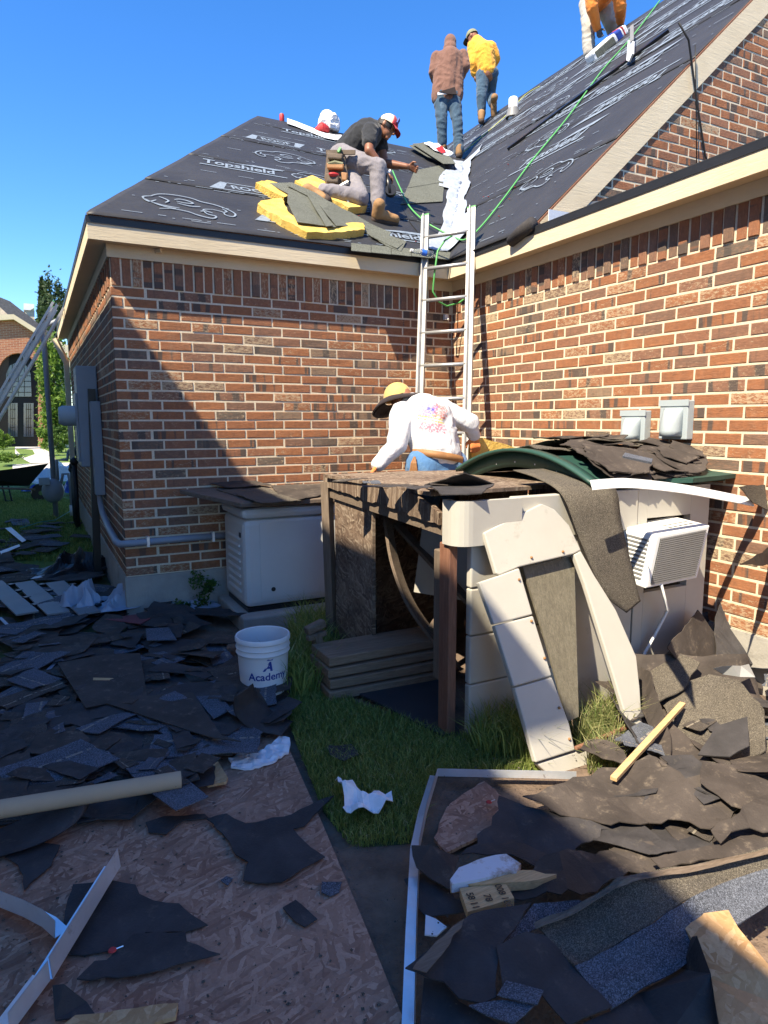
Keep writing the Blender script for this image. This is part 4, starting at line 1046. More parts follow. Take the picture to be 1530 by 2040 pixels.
for i in range(10):
    f = .12+.72*i/9; a_ = TL.lerp(BL, f)+V((-.004, .04, 0)); c_ = a_+V((0, .15, .010)); ac.part('side_slot', MB().bar(a_, c_, .005, .010), M('flash_grey'))
for i in range(5):
    for j in range(2):
        q = TL.lerp(TR, .42+.10*i)+bk*(.30+.16*j)+V((0, 0, .003)); ac.part('top_slot', MB().bar(q, q+V((.03, 0, 0)), .012, .003), M('flash_grey'))
qa = TL.lerp(TR, .28)+(BL-TL)*1.0
one('power_cord', MB().tube([qa, on_y(1330, 1215, -3.10), on_y(1305, 1265, -3.08), on_y(1285, 1300, -3.08), on_y(1275, 1330, -3.1)], .009, 6), M('white_plastic'), 'white power cord hanging under the air conditioner', 'cord', smooth=True)
# leaning door panel
DP0, DN = V((1.6, -3.46, 0)), V((0, -1.1, .40)).normalized()
def dpx(x, y, h=0): return on_pl(640+x/1.719, 1000+y/1.719, DP0+DN*h, DN)
dr = Thing('door_panel', DP0, 'grey resin door panel with window opening leaning on the shed front', 'door panel')
def piece(name, pts, h=0, th=.03, mat='resin_grey'): return dr.part(name, torn([dpx(x, y, h) for x, y in pts], th, 0, .2, 0, 1, DN), M(mat), bevel=.006)
piece('top_panel', [(558, 105), (640, 62), (755, 5), (800, 25), (850, 80), (890, 165), (865, 178), (680, 222), (612, 250), (600, 245)])
piece('right_stile', [(890, 168), (935, 250), (1010, 370), (1080, 530), (1092, 640), (1100, 770), (1056, 764), (1045, 740), (1000, 590), (905, 285), (866, 180)])
g1 = [(540, 275), (610, 252), (678, 226), (725, 385), (592, 420)]; g2 = [(594, 424), (726, 390), (790, 595), (660, 632)]; g3 = [(662, 637), (791, 600), (850, 760), (870, 850), (735, 893)]
for gq in (g1, g2, g3): piece('left_stile', gq, .012)
piece('sill', [(738, 897), (872, 855), (1056, 768), (1100, 775), (1075, 850), (870, 946), (770, 925)])
piece('sill_wood', [(872, 838), (1056, 762), (1060, 776), (876, 852)], .02, .02, 'wood_red')
for (x, y) in ((720, 190), (828, 170), (678, 266), (720, 408), (765, 535), (815, 705), (850, 812)):
    q = dpx(x, y, .016 if x < 860 and y > 240 else .004); dr.part('screw', MB().sphere(q, .007, 8, 6), M('leather'))
one('weathered_board', torn([dpx(690, 222, -.05), dpx(866, 184, -.05), dpx(882, 735, -.05), dpx(845, 752, -.05), dpx(770, 480, -.05)], .012, 0, .2, 0, 1, DN), M('wood_streak'), 'weathered streaky grey board behind the door panel window', 'board')
# fallen post by the steps
pq = on_z(620, 1262, .0)
t = Thing('carved_post', pq, 'weathered knobbed wooden post leaning in the grass by the steps', 'post')
t.part('shaft', MB().bar(on_y(652, 1345, -1.95), on_y(628, 1262, -1.98), .05, .05), M('wood_grey_z'))
t.part('knob', MB().bar(on_y(610, 1258, -1.98), on_y(645, 1240, -1.95), .055, .05), M('wood_grey'), bevel=.01)
t.part('knob', MB().bar(on_y(612, 1272, -1.99), on_y(648, 1260, -1.96), .04, .035), M('wood_grey'), bevel=.008)
# ---------------------------------------------------------------- sheets and rubbish on the ground
def z6(x, y): return (x/2.186, 1150+y/2.186)
def z7(x, y): return (x/1.9615, 1550+y/1.9615)
def z8(x, y): return (770+x/2.013, 1450+y/2.013)
def z5(x, y): return (640+x/1.719, 1000+y/1.719)
def gsheet(name, zf, pts, z, mat, label, cat, group=None, th=.004, jag=.0, crum=0.0, seed=0, cuts=2, cs=4, bevel=0, drop=True):
    P = []
    for p in pts:
        x, y = zf(p[0], p[1]) if zf else (p[0], p[1]); P.append(on_z(x, y, z+(p[2] if len(p) > 2 else 0)))
    return one(name, torn(P, th, jag, .035, crum, cs, (0, 0, 1), seed, cuts), M(mat), label, cat, group)
# OSB sheets
me_osb = gsheet('osb_sheet', None, [(-260, 1400), (300, 1398), (558, 1452), (642, 1640), (722, 1830), (820, 2070), (300, 2100), (-300, 2060)], .024, 'osb', 'big weathered OSB sheet lying flat under the shingle litter', 'OSB sheet', th=.012)
gsheet('osb_sheet', None, [(95, 2070), (150, 2022), (355, 1998), (350, 2025), (200, 2075)], .045, 'osb_bright', 'thin splintered OSB strip at the end of the bent metal angle', 'OSB strip', th=.012, jag=.004)
gsheet('osb_sheet', z8, [(190, 440), (240, 320), (330, 250), (392, 213), (472, 280), (445, 395), (300, 470), (240, 500)], .02, 'osb', 'torn OSB piece in the grass inside the bent metal angle', 'OSB piece', th=.012, jag=.006, seed=3)
gsheet('osb_sheet', z6, [(845, 830), (900, 720), (992, 872), (985, 890), (905, 905)], .06, 'osb_bright', 'pale triangular OSB offcut on the edge of the shingle litter', 'OSB offcut', th=.012)
gsheet('osb_sheet', z8, [(1165, 757, .05), (1370, 730, .06), (1410, 800, .06), (1540, 960, .04), (1600, 1120, .0), (1600, 1230, 0), (1345, 1230, .0), (1290, 1000, .03), (1228, 850, .05)], .10, 'osb_bright', 'sunlit orange OSB board with a red edge lying on the shingles', 'OSB board', th=.012)
# --- scrap on the OSB
F = 'felt'; O_ = 'on the bare OSB sheet'
gsheet('felt_piece', z7, [(808, 165), (885, 140, .02), (960, 175), (1140, 145), (1245, 90), (1305, 70), (1245, 130), (1190, 190), (1145, 200), (1190, 250), (1270, 310), (1180, 360), (1100, 410), (1000, 410), (950, 400), (970, 330), (920, 300), (880, 230)], .036, F, 'large bat shaped black felt piece at the grass edge of the OSB', 'felt piece', jag=.006, crum=.01, seed=1)
gsheet('felt_piece', z7, [(570, 175), (640, 150), (800, 140), (815, 155), (720, 165), (650, 220), (580, 215)], .032, F, 'narrow torn black felt scrap beside the bat shaped piece', 'felt piece', jag=.005, crum=.006, seed=2)
gsheet('felt_piece', z7, [(20, 310), (90, 262), (160, 255), (180, 290), (235, 265), (200, 345), (130, 400), (95, 440), (90, 380), (70, 340)], .034, F, 'heart shaped black felt scrap on the OSB below the cardboard tube', 'felt piece', jag=.005, crum=.008, seed=3)
gsheet('felt_piece', z7, [(285, 415), (410, 400), (530, 420), (545, 455), (600, 480), (700, 490), (760, 540), (812, 572), (740, 595), (725, 600), (520, 610), (530, 660), (330, 690), (228, 690), (250, 560)], .034, F, 'wide black felt sheet under the shiny metal angle', 'felt piece', jag=.005, crum=.006, seed=4)
gsheet('felt_piece', z7, [(520, 610), (725, 602), (730, 640), (860, 690), (640, 750), (460, 780), (300, 785), (370, 715), (530, 700)], .042, F, 'ragged black felt scrap overlapping the wide sheet by the red cap', 'felt piece', jag=.006, crum=.006, seed=5)
gsheet('shingle_scrap', z7, [(1105, 505), (1155, 475), (1240, 550), (1190, 580), (1155, 560)], .034, 'felt', 'small black rectangular shingle chip alone on the OSB', 'shingle scrap', jag=.003)
gsheet('shingle_scrap', z7, [(1257, 405), (1335, 405), (1325, 445), (1290, 460), (1255, 445)], .034, 'shingle_old', 'small blue grey shingle chip near the OSB edge', 'shingle scrap', jag=.003)
gsheet('shingle_scrap', z7, [(862, 398), (885, 382), (910, 392), (890, 418)], .034, 'shingle_old', 'tiny black shingle chip below the bat shaped felt', 'shingle scrap', jag=.003)
gsheet('felt_piece', z7, [(205, 815, .05), (250, 810, .05), (340, 880, .0), (375, 930, 0), (215, 950, 0)], .036, F, 'black felt flap at the end of the metal angle', 'felt piece', crum=.01, seed=6)
gsheet('felt_piece', z6, [(1430, 735), (1530, 725), (1560, 770), (1500, 800), (1440, 780)], .03, F, 'black felt scrap lying in the short grass', 'felt piece', jag=.01, crum=.01, seed=7)
# metal angles
def angle(name, pts, w, label, mat='galv', up=.035, flip=1):
    P = [V(p) for p in pts]; t = Thing(name, P[0], label, 'metal angle')
    for i in range(len(P)-1):
        a, b = P[i], P[i+1]; d = (b-a).normalized(); s = V((0, 0, 1)).cross(d).normalized()*flip
        t.part('flange', MB().add([a, b, b+s*w, a+s*w], [(0, 1, 2, 3)]).add([a-V((0, 0, .0015)), b-V((0, 0, .0015)), b+s*w-V((0, 0, .0015)), a+s*w-V((0, 0, .0015))], [(3, 2, 1, 0)]), M(mat))
        n2 = (s*.35+V((0, 0, 1))).normalized()*up*1.4
        t.part('flange', MB().add([a, b, b+n2-s*.3*w, a+n2-s*.3*w], [(3, 2, 1, 0)]).add([a-s*.0015, b-s*.0015, b+n2-s*.3*w-s*.0015, a+n2-s*.3*w-s*.0015], [(0, 1, 2, 3)]), M(mat))
    return t
def gp_(zf, x, y, z): a, b = zf(x, y); return on_z(a, b, z)
angle('metal_angle', [gp_(z7, 205, 785, .06), gp_(z7, 470, 345, .07)], .055, 'shiny straight metal angle lying on the black felt', up=.05)
angle('metal_angle', [gp_(z7, 40, 1000, .03), gp_(z7, 195, 790, .065)], .06, 'shiny metal angle end bent down beside the felt flap', up=.045)
angle('metal_angle', [gp_(z7, -60, 480, .05), gp_(z7, 90, 540, .06), gp_(z7, 165, 580, .07), gp_(z7, 215, 625, .06)], .045, 'crumpled metal drip strip above the felt flap', up=.04)
angle('metal_angle', [on_z(1148, 1552, .03), on_z(1010, 1549, .035), on_z(872, 1546, .05), on_z(850, 1620, .05), on_z(836, 1690, .045), on_z(834, 1750, .05), on_z(830, 1860, .04), on_z(826, 2060, .03)], .034, 'long bent metal drip edge running from the door panel across grass and dirt', up=.026, flip=-1)
# cardboard tube and curled felt
a, b = on_z(-60, 1622, .16), on_z(360, 1553, .13)
def tubeo(a, b, r): 
    ax = (b-a).normalized(); sx = V((0, 0, 1)).cross(ax).normalized(); sy = ax.cross(sx); L = (b-a).length; Mx = Matrix((sx, sy, ax)).transposed()
    return MB().lathe([(r, 0), (r, L), (r-.004, L), (r-.004, L-.25)], a, 20, Mx)
one('cardboard_tube', tubeo(a, b, .034), M('cardboard'), 'long brown cardboard tube lying on the shingle litter', 'cardboard tube', auto=True)
one('felt_piece', ribbon_strip([on_z(-40, 1690, .05), on_z(60, 1655, .07), on_z(130, 1620, .10), on_z(172, 1590, .13), on_z(184, 1578, .10)], [V((0, .16, 0)), V((0, .18, .02)), V((0, .14, .05)), V((.02, .08, .07)), V((.02, .05, .05))], .005), M('felt'), 'curled black felt strip rolled up against the cardboard tube', 'felt piece', smooth=True)
# painted strips
for i, (pts, lb) in enumerate(([[(-10, 940), (395, 648)], 'long'], [[(85, 396), (160, 452)], 'short'], [[(265, 345), (195, 420), (130, 497)], 'bent'], [[(0, 175), (40, 215), (45, 290)], 'kinked'])):
    q = [gp_(z6, x, y, .075+.002*i) for x, y in pts]; mb = MB()
    for a, b in zip(q, q[1:]): mb.bar(a, b, .022, .003)
    one('drip_strip', mb, M('tarp_blue'), lb+' pale blue metal drip strip on the shingle litter', 'metal strip', 'pale drip strips')
# paint crust
gsheet('paint_crust', None, [(455, 1515), (470, 1503), (510, 1500), (545, 1478), (560, 1466), (577, 1472), (575, 1498), (550, 1518), (500, 1530), (460, 1530)], .034, 'paper_white', 'crust of dried white caulk on the OSB near the bucket', 'caulk', th=.01, jag=.012, crum=.02, cs=30, seed=3, cuts=3)
gsheet('paper_scrap', z7, [(1310, 10), (1350, 5, .05), (1395, 50, .03), (1440, 80), (1530, 40, .03), (1535, 100), (1480, 130), (1400, 148), (1340, 132, .01), (1345, 60, .05)], .045, 'paper_white', 'torn white foil paper scrap in the grass', 'paper scrap', jag=.010, crum=.05, cs=18, seed=8, cuts=4)
gsheet('paper_scrap', None, [(848, 1822), (868, 1830), (890, 1846), (870, 1864), (846, 1862)], .05, 'paper_white', 'small white torn plastic triangle by the long drip edge', 'paper scrap')
# caps of plastic cap nails
for (x, y, lb) in ((224, 1893, 'red plastic cap nail on the felt by the metal angle'), (974, 1598, 'red plastic cap nail on the small OSB piece in the grass')):
    q = on_z(x, y, .048); t = Thing('cap_nail', q, lb, 'cap nail')
    t.part('cap', MB().lathe([(.001, .004), (.009, .004), (.0125, 0), (.001, 0)], q, 12), M('red_paint')); t.part('nail', MB().tube([q, q+V((.03, .0, .002))], .0018, 6), M('galv'))
# ---------------------------------------------------------------- scattered litter left
rr = random.Random(21)
def scrap_mesh(kind, seed):
    r = random.Random(seed)
    if kind == 's':
        L, H = r.uniform(.28, .62), r.uniform(.13, .25); P = [V((-L/2, -H/2, 0))]+[V((x_+dx, -H/2+dy, 0)) for x_ in ((-L/6, L/6) if seed % 3 else ()) for dx, dy in ((-.004, 0), (-.004, H*.45), (.004, H*.45), (.004, 0))]+[V((L/2, -H/2, 0)), V((L/2+r.uniform(-.08, .04), H/2, 0)), V((r.uniform(-.1, .1), H/2+r.uniform(-.03, .02), 0)), V((-L/2+r.uniform(-.05, .08), H/2, 0))]
        mb = torn(P, .005, .006, .035, 0.0, 3, (0, 0, 1), seed, 2)
    else:
        n = r.randint(5, 8); R = r.uniform(.10, .24); P = []
        for k in range(n):
            a = 2*math.pi*k/n+r.uniform(-.25, .25); P.append(V((R*1.5*math.cos(a)*r.uniform(.6, 1.15), R*math.sin(a)*r.uniform(.6, 1.15), 0)))
        mb = torn(P, .004, .010, .045, 0.0, 3, (0, 0, 1), seed, 2)
    b1, b2 = r.uniform(-.3, .45), r.uniform(0, math.pi)
    for v in mb.v:
        d = v.x*math.cos(b2)+v.y*math.sin(b2); v.z += b1*d*abs(d)*.5+.012*nz(v.x*7+seed, v.y*7)
    zm = min(v.z for v in mb.v)
    for v in mb.v: v.z -= zm
    return mb
S_M = [(mesh_of('shingle_scrap', scrap_mesh('s', i), M(['shingle_tab', 'felt_brown', 'felt', 'shingle_back'][i % 4])), 'shingle_scrap') for i in range(14)]
F_M = [(mesh_of('felt_piece', scrap_mesh('f', 40+i), M(['felt', 'felt_brown'][i % 2])), 'felt_piece') for i in range(12)]
def inside(p, poly):
    x, y = p; c = False; n = len(poly)
    for i in range(n):
        (x1, y1), (x2, y2) = poly[i], poly[(i+1) % n]
        if (y1 > y) != (y2 > y) and x < (x2-x1)*(y-y1)/(y2-y1)+x1: c = not c
    return c
def litter(poly, n, z0, z1, LS, LF, group, ps=.6, tilt=.08, seed=1, smin=.7, smax=1.15, ang=None):
    r = random.Random(seed); xs = [p[0] for p in poly]; ys = [p[1] for p in poly]; k = 0; tries = 0
    while k < n and tries < n*40:
        tries += 1
        x, y = r.uniform(min(xs), max(xs)), r.uniform(min(ys), max(ys))
        if not inside((x, y), poly): continue
        me, nm = r.choice(S_M) if r.random() < ps else r.choice(F_M)
        q = on_z(x, y, z0+(z1-z0)*k/n)
        o = bpy.data.objects.new(nm, me); link(o); o.location = q; s = r.uniform(smin, smax); o.scale = (s, s, s)
        o.rotation_euler = (r.uniform(-tilt, tilt), r.uniform(-tilt, tilt), r.uniform(0, 6.28) if ang is None else r.gauss(ang, .5))
        sz = 'small' if s < .55 else 'large' if s > .95 else 'medium'; cl = {'shingle_tab': 'blue grey tabbed', 'shingle_back': 'tar backed', 'felt_brown': 'brown', 'felt': 'black'}[me.materials[0].name]
        lab_s, lab_f = sz+' '+cl+' '+LS, sz+' '+cl+' '+LF
        tag(o, lab_s if nm == 'shingle_scrap' else lab_f, 'shingle scrap' if nm == 'shingle_scrap' else 'felt scrap', group+(' shingles' if nm == 'shingle_scrap' else ' felt')); k += 1
litter([(-20, 1240), (440, 1228), (480, 1300), (560, 1430), (470, 1470), (390, 1545), (180, 1560), (-20, 1600)], 150, .03, .10, 'torn shingle in the thick litter between brick corner and cardboard tube', 'torn felt scrap in the thick litter between brick corner and cardboard tube', 'yard litter', .62, .06, 1)
litter([(-20, 1240), (440, 1228), (480, 1300), (560, 1430), (470, 1470), (390, 1545), (180, 1560), (-20, 1600)], 130, .06, .115, 'torn shingle in the thick litter between brick corner and cardboard tube', 'torn felt scrap in the thick litter between brick corner and cardboard tube', 'yard litter', .6, .12, 31, .22, .55)
litter([(-20, 1130), (150, 1120), (250, 1160), (440, 1215), (440, 1240), (-20, 1250)], 46, .02, .09, 'torn shingle lying around the pale tarps by the brick corner', 'torn felt scrap lying around the pale tarps by the brick corner', 'tarp litter', .6, .10, 2)
litter([(-20, 1035), (150, 1040), (175, 1065), (150, 1085), (40, 1110), (-20, 1120)], 34, .015, .06, 'torn shingle on the side lawn below the gas meter', 'torn felt scrap on the side lawn below the gas meter', 'side lawn litter', .6, .06, 3)
litter([(300, 1560), (-20, 1640), (-20, 1600), (190, 1560)], 8, .03, .05, 'torn shingle tucked beside the cardboard tube', 'torn felt scrap tucked beside the cardboard tube', 'tube litter', .6, .03, 4)
# a few individual shingles on top of the litter
for i, (pts, mt, lb) in enumerate((([(505, 790), (665, 765), (760, 830), (570, 855)], 'shingle_old', 'blue grey tabbed shingle beside the pale OSB offcut'), ([(570, 860), (760, 832), (908, 955), (765, 1015), (655, 935)], 'shingle_old', 'blue grey shingle under the tip of the cardboard tube'), ([(850, 518), (960, 512), (1008, 575), (930, 618)], 'shingle_old', 'blue grey shingle square near the bucket'), ([(405, 435), (622, 440), (622, 520), (403, 520)], 'felt', 'black rectangular shingle with a tan sealant line'), ([(250, 375), (480, 335), (610, 330), (640, 515), (840, 500), (835, 520), (800, 640), (1050, 715), (930, 700), (400, 530), (375, 570)], 'felt_brown', 'very large brown felt sheet in the middle of the litter'), ([(635, 225), (735, 218), (770, 270), (640, 272)], 'shingle_old', 'blue grey shingle near the red panel'))):
    gsheet('shingle', z6, pts, .105+.004*i, mt, lb, 'shingle', th=.005, crum=.006, seed=i)
gsheet('sealant_strip', z6, [(406, 437), (622, 442), (622, 452), (405, 447)], .124, 'wood_new', 'tan sealant line along the black rectangular shingle', 'sealant strip', th=.002, cuts=0)
one('felt_piece', ribbon_strip([gp_(z6, 1250, 660, .05), gp_(z6, 1150, 630, .08), gp_(z6, 1075, 560, .16), gp_(z6, 1060, 490, .26)], [V((.1, .12, 0)), V((.16, .1, 0)), V((.14, .06, .03)), V((.10, .02, .04))], .005), M('felt'), 'black felt flap standing up against the bucket', 'felt piece', smooth=True)
one('felt_piece', ribbon_strip([gp_(z6, 1120, 640, .06), gp_(z6, 1130, 560, .12), gp_(z6, 1105, 480, .22)], [V((.1, -.02, 0)), V((.08, 0, 0)), V((.02, 0, 0))], .005), M('felt'), 'pointed black felt curl in front of the bucket', 'felt piece', smooth=True)
gsheet('red_panel', None, [(205, 1233), (290, 1221), (300, 1232), (280, 1243)], .10, 'red_panel', 'dull red panel lying in the litter near the generator pad', 'panel')
# tarps
def tarp(c, w, d, h, mat, label, seed, rot=0):
    P = []
    for i in range(26):
        row = []
        for j in range(20):
            u, v = i/25-.5, j/19-.5; e = max(0, 1-4*max(abs(u), abs(v))**2*.9)
            ridged = 1-abs(nz(u*2.6+seed, v*2.6, 1.5))*2.0; z = h*(.12+.7*e*max(0, ridged)**1.5+.22*e*nz(u*5, v*5+seed)); x = u*w*(1+.25*nz(v*4, seed)); y = v*d*(1+.25*nz(u*4, seed+3))
            p = V((x*math.cos(rot)-y*math.sin(rot), x*math.sin(rot)+y*math.cos(rot), max(.012, z)))
            row.append(p+c)
        P.append(row)
    one('plastic_sheet', MB().grid(P, .002), M(mat), label, 'plastic sheet')
tarp(on_z(260, 1205, .05), .62, .42, .24, 'tarp_blue', 'crumpled pale blue plastic sheet at the foot of the brick corner', 3, .3)
tarp(on_z(165, 1212, .05), .34, .30, .32, 'tarp_blue', 'small stiff pale blue plastic sheet standing in folds', 8, 1.0)
tarp(on_z(150, 1140, .03), .75, .55, .30, 'plastic_black', 'crumpled glossy black plastic heap by the black post', 5, .4)
tarp(on_z(395, 1210, .03), .30, .24, .10, 'tarp_blue', 'flat pale blue plastic scrap by the weed', 12, .2)
# grey plastic grid panel
gpn = Thing('slotted_grate', on_z(60, 1200, .05), 'grey plastic slotted panel half buried in the litter', 'panel')
for i in range(3):
    a, b = on_z(-15+i*62, 1160, .10), on_z(55+i*62, 1222, .10)
    gpn.part('plate', MB().bar(a, b, .16, .012), M('flash_grey'))
    for k in range(4):
        q = a.lerp(b, .15+.22*k)+V((.11, 0, .0)); gpn.part('slot_frame', MB().box(q, (.05, .05, .02), Matrix.Rotation(.7, 3, 'Z')), M('plastic_black'))
# teal strapping
one('strapping', MB().tube([on_z(40, 1052, .06), on_z(80, 1040, .08), (on_z(110, 1036, .06)), on_z(140, 1018, .09), on_z(165, 1030, .05)], .007, 5), M('strap_teal'), 'teal plastic strapping on the side lawn litter', 'strapping')
for i, px in enumerate(([(10, 1052), (22, 1050), (52, 1076), (44, 1080)], [(0, 1098), (38, 1084), (40, 1088), (2, 1104)], [(15, 1146), (60, 1150), (95, 1144), (95, 1148), (60, 1153)])):
    gsheet('trim_scrap', None, px, .08, 'metal_white', ['white bent trim scrap on the side lawn litter', 'thin white trim scrap beside the side lawn litter', 'long white trim scrap by the black plastic heap'][i], 'trim scrap', cuts=0)
# ---------------------------------------------------------------- right hand heap
H_ = 'heap against the shed'
gsheet('felt_piece', z8, [(545, 300), (730, 215), (900, 165), (1050, 135, .05), (1200, 215, .05), (1290, 200, .06), (1455, 270, .04), (1380, 380), (1300, 420), (1130, 370), (1020, 390), (900, 400), (860, 385), (780, 350), (650, 340)], .10, 'felt_brown', 'broad brown felt sheet in front of the leaning door panel', 'felt sheet', jag=.016, crum=.05, cs=5, seed=11)
gsheet('felt_piece', z8, [(420, 400), (450, 300), (480, 340), (560, 330), (640, 350), (790, 385), (900, 415), (700, 520), (600, 560), (450, 520), (300, 500)], .075, 'felt', 'black felt sheet behind the painted wood chunk', 'felt sheet', jag=.014, crum=.035, cs=6, seed=12)
gsheet('felt_piece', z8, [(100, 475, .05), (180, 470, .06), (290, 510, .02), (270, 620), (255, 655), (180, 610), (120, 560, .03)], .06, 'felt_brown', 'brown felt flap across the metal drip edge', 'felt sheet', jag=.008, crum=.02, seed=13)
gsheet('felt_piece', z8, [(600, 560), (720, 520), (930, 470), (1060, 480), (1160, 530), (1100, 570), (900, 620), (780, 690), (600, 700), (490, 690), (520, 620)], .07, 'felt_brown', 'brown felt sheet between the wood chunks and the wavy shingle', 'felt sheet', jag=.014, crum=.04, cs=6, seed=14)
gsheet('felt_piece', z8, [(70, 610), (160, 580), (260, 650), (330, 735), (160, 760), (90, 690)], .04, 'felt', 'black felt scrap in the dirt beside the drip edge', 'felt sheet', jag=.01, crum=.015, seed=15)
def wavy(pts_top, pts_bot, mat, label, th=.006, dz=None):
    n = len(pts_top); P = []
    def cr(L, t):
        m = len(L)-1; i = min(int(t*m), m-1); f = t*m-i; p0, p1, p2, p3 = L[max(i-1, 0)], L[i], L[i+1], L[min(i+2, m)]
        return .5*((2*p1)+(p2-p0)*f+(2*p0-5*p1+4*p2-p3)*f*f+(3*p1-p0-3*p2+p3)*f*f*f)
    A = [gp_(z8, *p) for p in pts_top]; B = [gp_(z8, *p) for p in pts_bot]
    for i in range(33):
        a, b = cr(A, i/32), cr(B, i/32); P.append([a.lerp(b, j/8)+V((0, 0, .012*nz(i*.25, j*.3, len(label)))) for j in range(9)])
    return one('shingle_strip', MB().grid(P, -th), M(mat), label, 'shingle strip', smooth=False)
tA = [(590, 782, .12), (740, 722, .15), (870, 645, .20), (960, 595, .23), (1100, 570, .22), (1300, 535, .2), (1560, 470, .2)]
tB = [(755, 955, .11), (860, 905, .12), (1000, 825, .15), (1120, 745, .17), (1230, 680, .17), (1390, 605, .16), (1570, 560, .16)]
wavy(tA, tB, 'shingle_worn', 'long wavy shingle strip, dark upper half with pale sealant edge')
tC = [(900, 1128, .10), (1010, 1050, .11), (1180, 960, .12), (1260, 880, .13), (1350, 800, .13), (1430, 780, .13), (1600, 660, .12)]
wavy([(x, y, z+.004) for x, y, z in tB], tC, 'shingle_old', 'long wavy shingle strip, blue grey granule half toward the OSB board')
eA = [(x, y, z+.010) for x, y, z in tA]; wavy(eA, [(x+10, y+24, z+.010) for x, y, z in tA], 'wood_grey', 'pale worn sealant band along the wavy shingle edge', .002)
gsheet('shingle', z8, [(75, 955, .03), (110, 930, .03), (340, 740, .04), (580, 700, .04), (450, 880, .03), (440, 1090), (385, 1118), (290, 1092), (230, 1020)], .09, 'felt', 'black shingle with ragged end beside the wavy strip', 'shingle', jag=.006, crum=.02, seed=16)
gsheet('shingle', z8, [(105, 965, .035), (120, 940, .035), (235, 830, .04), (310, 765, .04), (300, 800, .04), (160, 980, .035)], .097, 'wood_grey', 'pale weathered edge band on the ragged black shingle', 'sealant strip', th=.002, jag=.006)
gsheet('shingle', z8, [(460, 880), (590, 705, .03), (770, 690, .03), (800, 700, .02), (620, 790), (510, 850)], .085, 'shingle_old', 'blue grey shingle between two black ones below the lettered block', 'shingle', jag=.003, seed=17)
gsheet('shingle', z8, [(440, 880, .02), (560, 815, .03), (640, 830, .02), (760, 960), (905, 1128), (730, 1200), (620, 1070), (470, 1060)], .10, 'felt', 'black shingle with nail holes crossing under the wavy strip', 'shingle', jag=.004, crum=.01, seed=18)
gsheet('shingle', z8, [(445, 1070), (480, 1012), (630, 1052), (605, 1108)], .115, 'shingle_old', 'small blue grey shingle end with white paint fleck', 'shingle', jag=.003)
gsheet('shingle', z8, [(330, 1112), (460, 1090), (592, 1112), (510, 1185), (400, 1150)], .105, 'shingle_old', 'blue grey shingle end under the ragged black one', 'shingle', jag=.003)
gsheet('felt_piece', z8, [(1215, 850, .03), (1245, 838, .12), (1300, 985, .1), (1330, 1188, .05), (1340, 1240), (700, 1240), (900, 1140), (1010, 1060), (1180, 970)], .085, 'felt', 'black felt sheet folding up beside the orange OSB board', 'felt sheet', crum=.015, seed=19)
gsheet('felt_piece', z8, [(150, 1010), (230, 1030), (290, 1100), (400, 1160), (520, 1240), (130, 1240)], .05, 'felt', 'black felt sheet at the foot of the long drip edge', 'felt sheet', crum=.015, seed=20)
gsheet('felt_piece', z8, [(1300, 420), (1380, 385, .02), (1460, 330, .03), (1600, 270, .03), (1600, 420, .02), (1420, 430), (1340, 470)], .13, 'felt_brown', 'folded brown felt piece with a crease by the brick wall heap', 'felt sheet', jag=.012, crum=.05, cs=6, seed=21)
gsheet('felt_piece', z8, [(1340, 470), (1420, 430), (1600, 410), (1600, 480), (1300, 530), (1100, 560), (1060, 520)], .12, 'felt_brown', 'thin brown felt layer above the wavy shingle strip', 'felt sheet', jag=.006, crum=.02, seed=22)
wb_ = gsheet('wood_chunk', z8, [(255, 608), (290, 560), (400, 518), (480, 505), (540, 545), (520, 572), (430, 592), (262, 627)], .13, 'paint_flake', 'broken wood chunk with flaking white paint', 'wood chunk', th=.03, jag=.004)
gsheet('wood_chunk', z8, [(256, 628), (440, 596), (545, 570), (682, 586), (600, 610), (440, 622)], .12, 'wood_new', 'splintered raw wood sliver below the painted chunk', 'wood chunk', th=.03, jag=.006)
blk = gsheet('wood_block', z8, [(293, 642), (480, 626), (512, 682), (325, 738)], .115, 'wood_new', 'short wood block stamped with black numbers', 'wood block', th=.03, jag=.002)
for k, s_ in enumerate(('008 100', '78', '58 11')):
    tm = text_mb(s_, .034, .0006); q = gp_(z8, 470-62*k, 672+9*k, .1175)
    for v in tm.v: v.xyz = V((v.y*.9-v.x*.25, -v.x*.9-v.y*.25, 0))+q-blk.location
    obj('stamp', tm, M('plastic_black'), blk)
a, b = on_z(1222, 1552, .14), on_z(1360, 1402, .20)
one('wood_stick', MB().bar(a, b, .028, .018), M('wood_new'), 'fresh yellow splintered stick lying on the black heap', 'stick', bevel=.002)
# curled pieces against shed and wall
def tri_sheet(pts, mat, label, th=.006, jag=.006, crum=.02, seed=0, bend=None):
    P = [V(p) for p in pts]; n = poly_n(P); n = n if n.dot(CAM-P[0]) > 0 else -n
    return one('felt_piece', torn(P, th, jag, .05, crum, 3.5, n, seed, 2), M(mat), label, 'felt sheet')
q5 = lambda x, y, z: on_z(*z5(x, y), z)
tri_sheet([q5(1150, 690, .10), q5(1240, 620, .22), q5(1330, 590, .28), q5(1430, 610, .28), q5(1520, 720, .24), q5(1525, 860, .14), q5(1450, 920, .10), q5(1340, 890, .10), q5(1250, 800, .09)], 'shingle_worn', 'big rounded tan shingle slab on top of the heap', crum=.05, seed=31)
tri_sheet([q5(1290, 870, .15), q5(1350, 770, .22), q5(1460, 740, .26), q5(1465, 840, .2), q5(1400, 880, .16)], 'felt', 'dark felt scrap lying on the rounded tan slab', crum=.02, seed=32)
yq = lambda x, y, Y: on_y(*z5(x, y), Y)
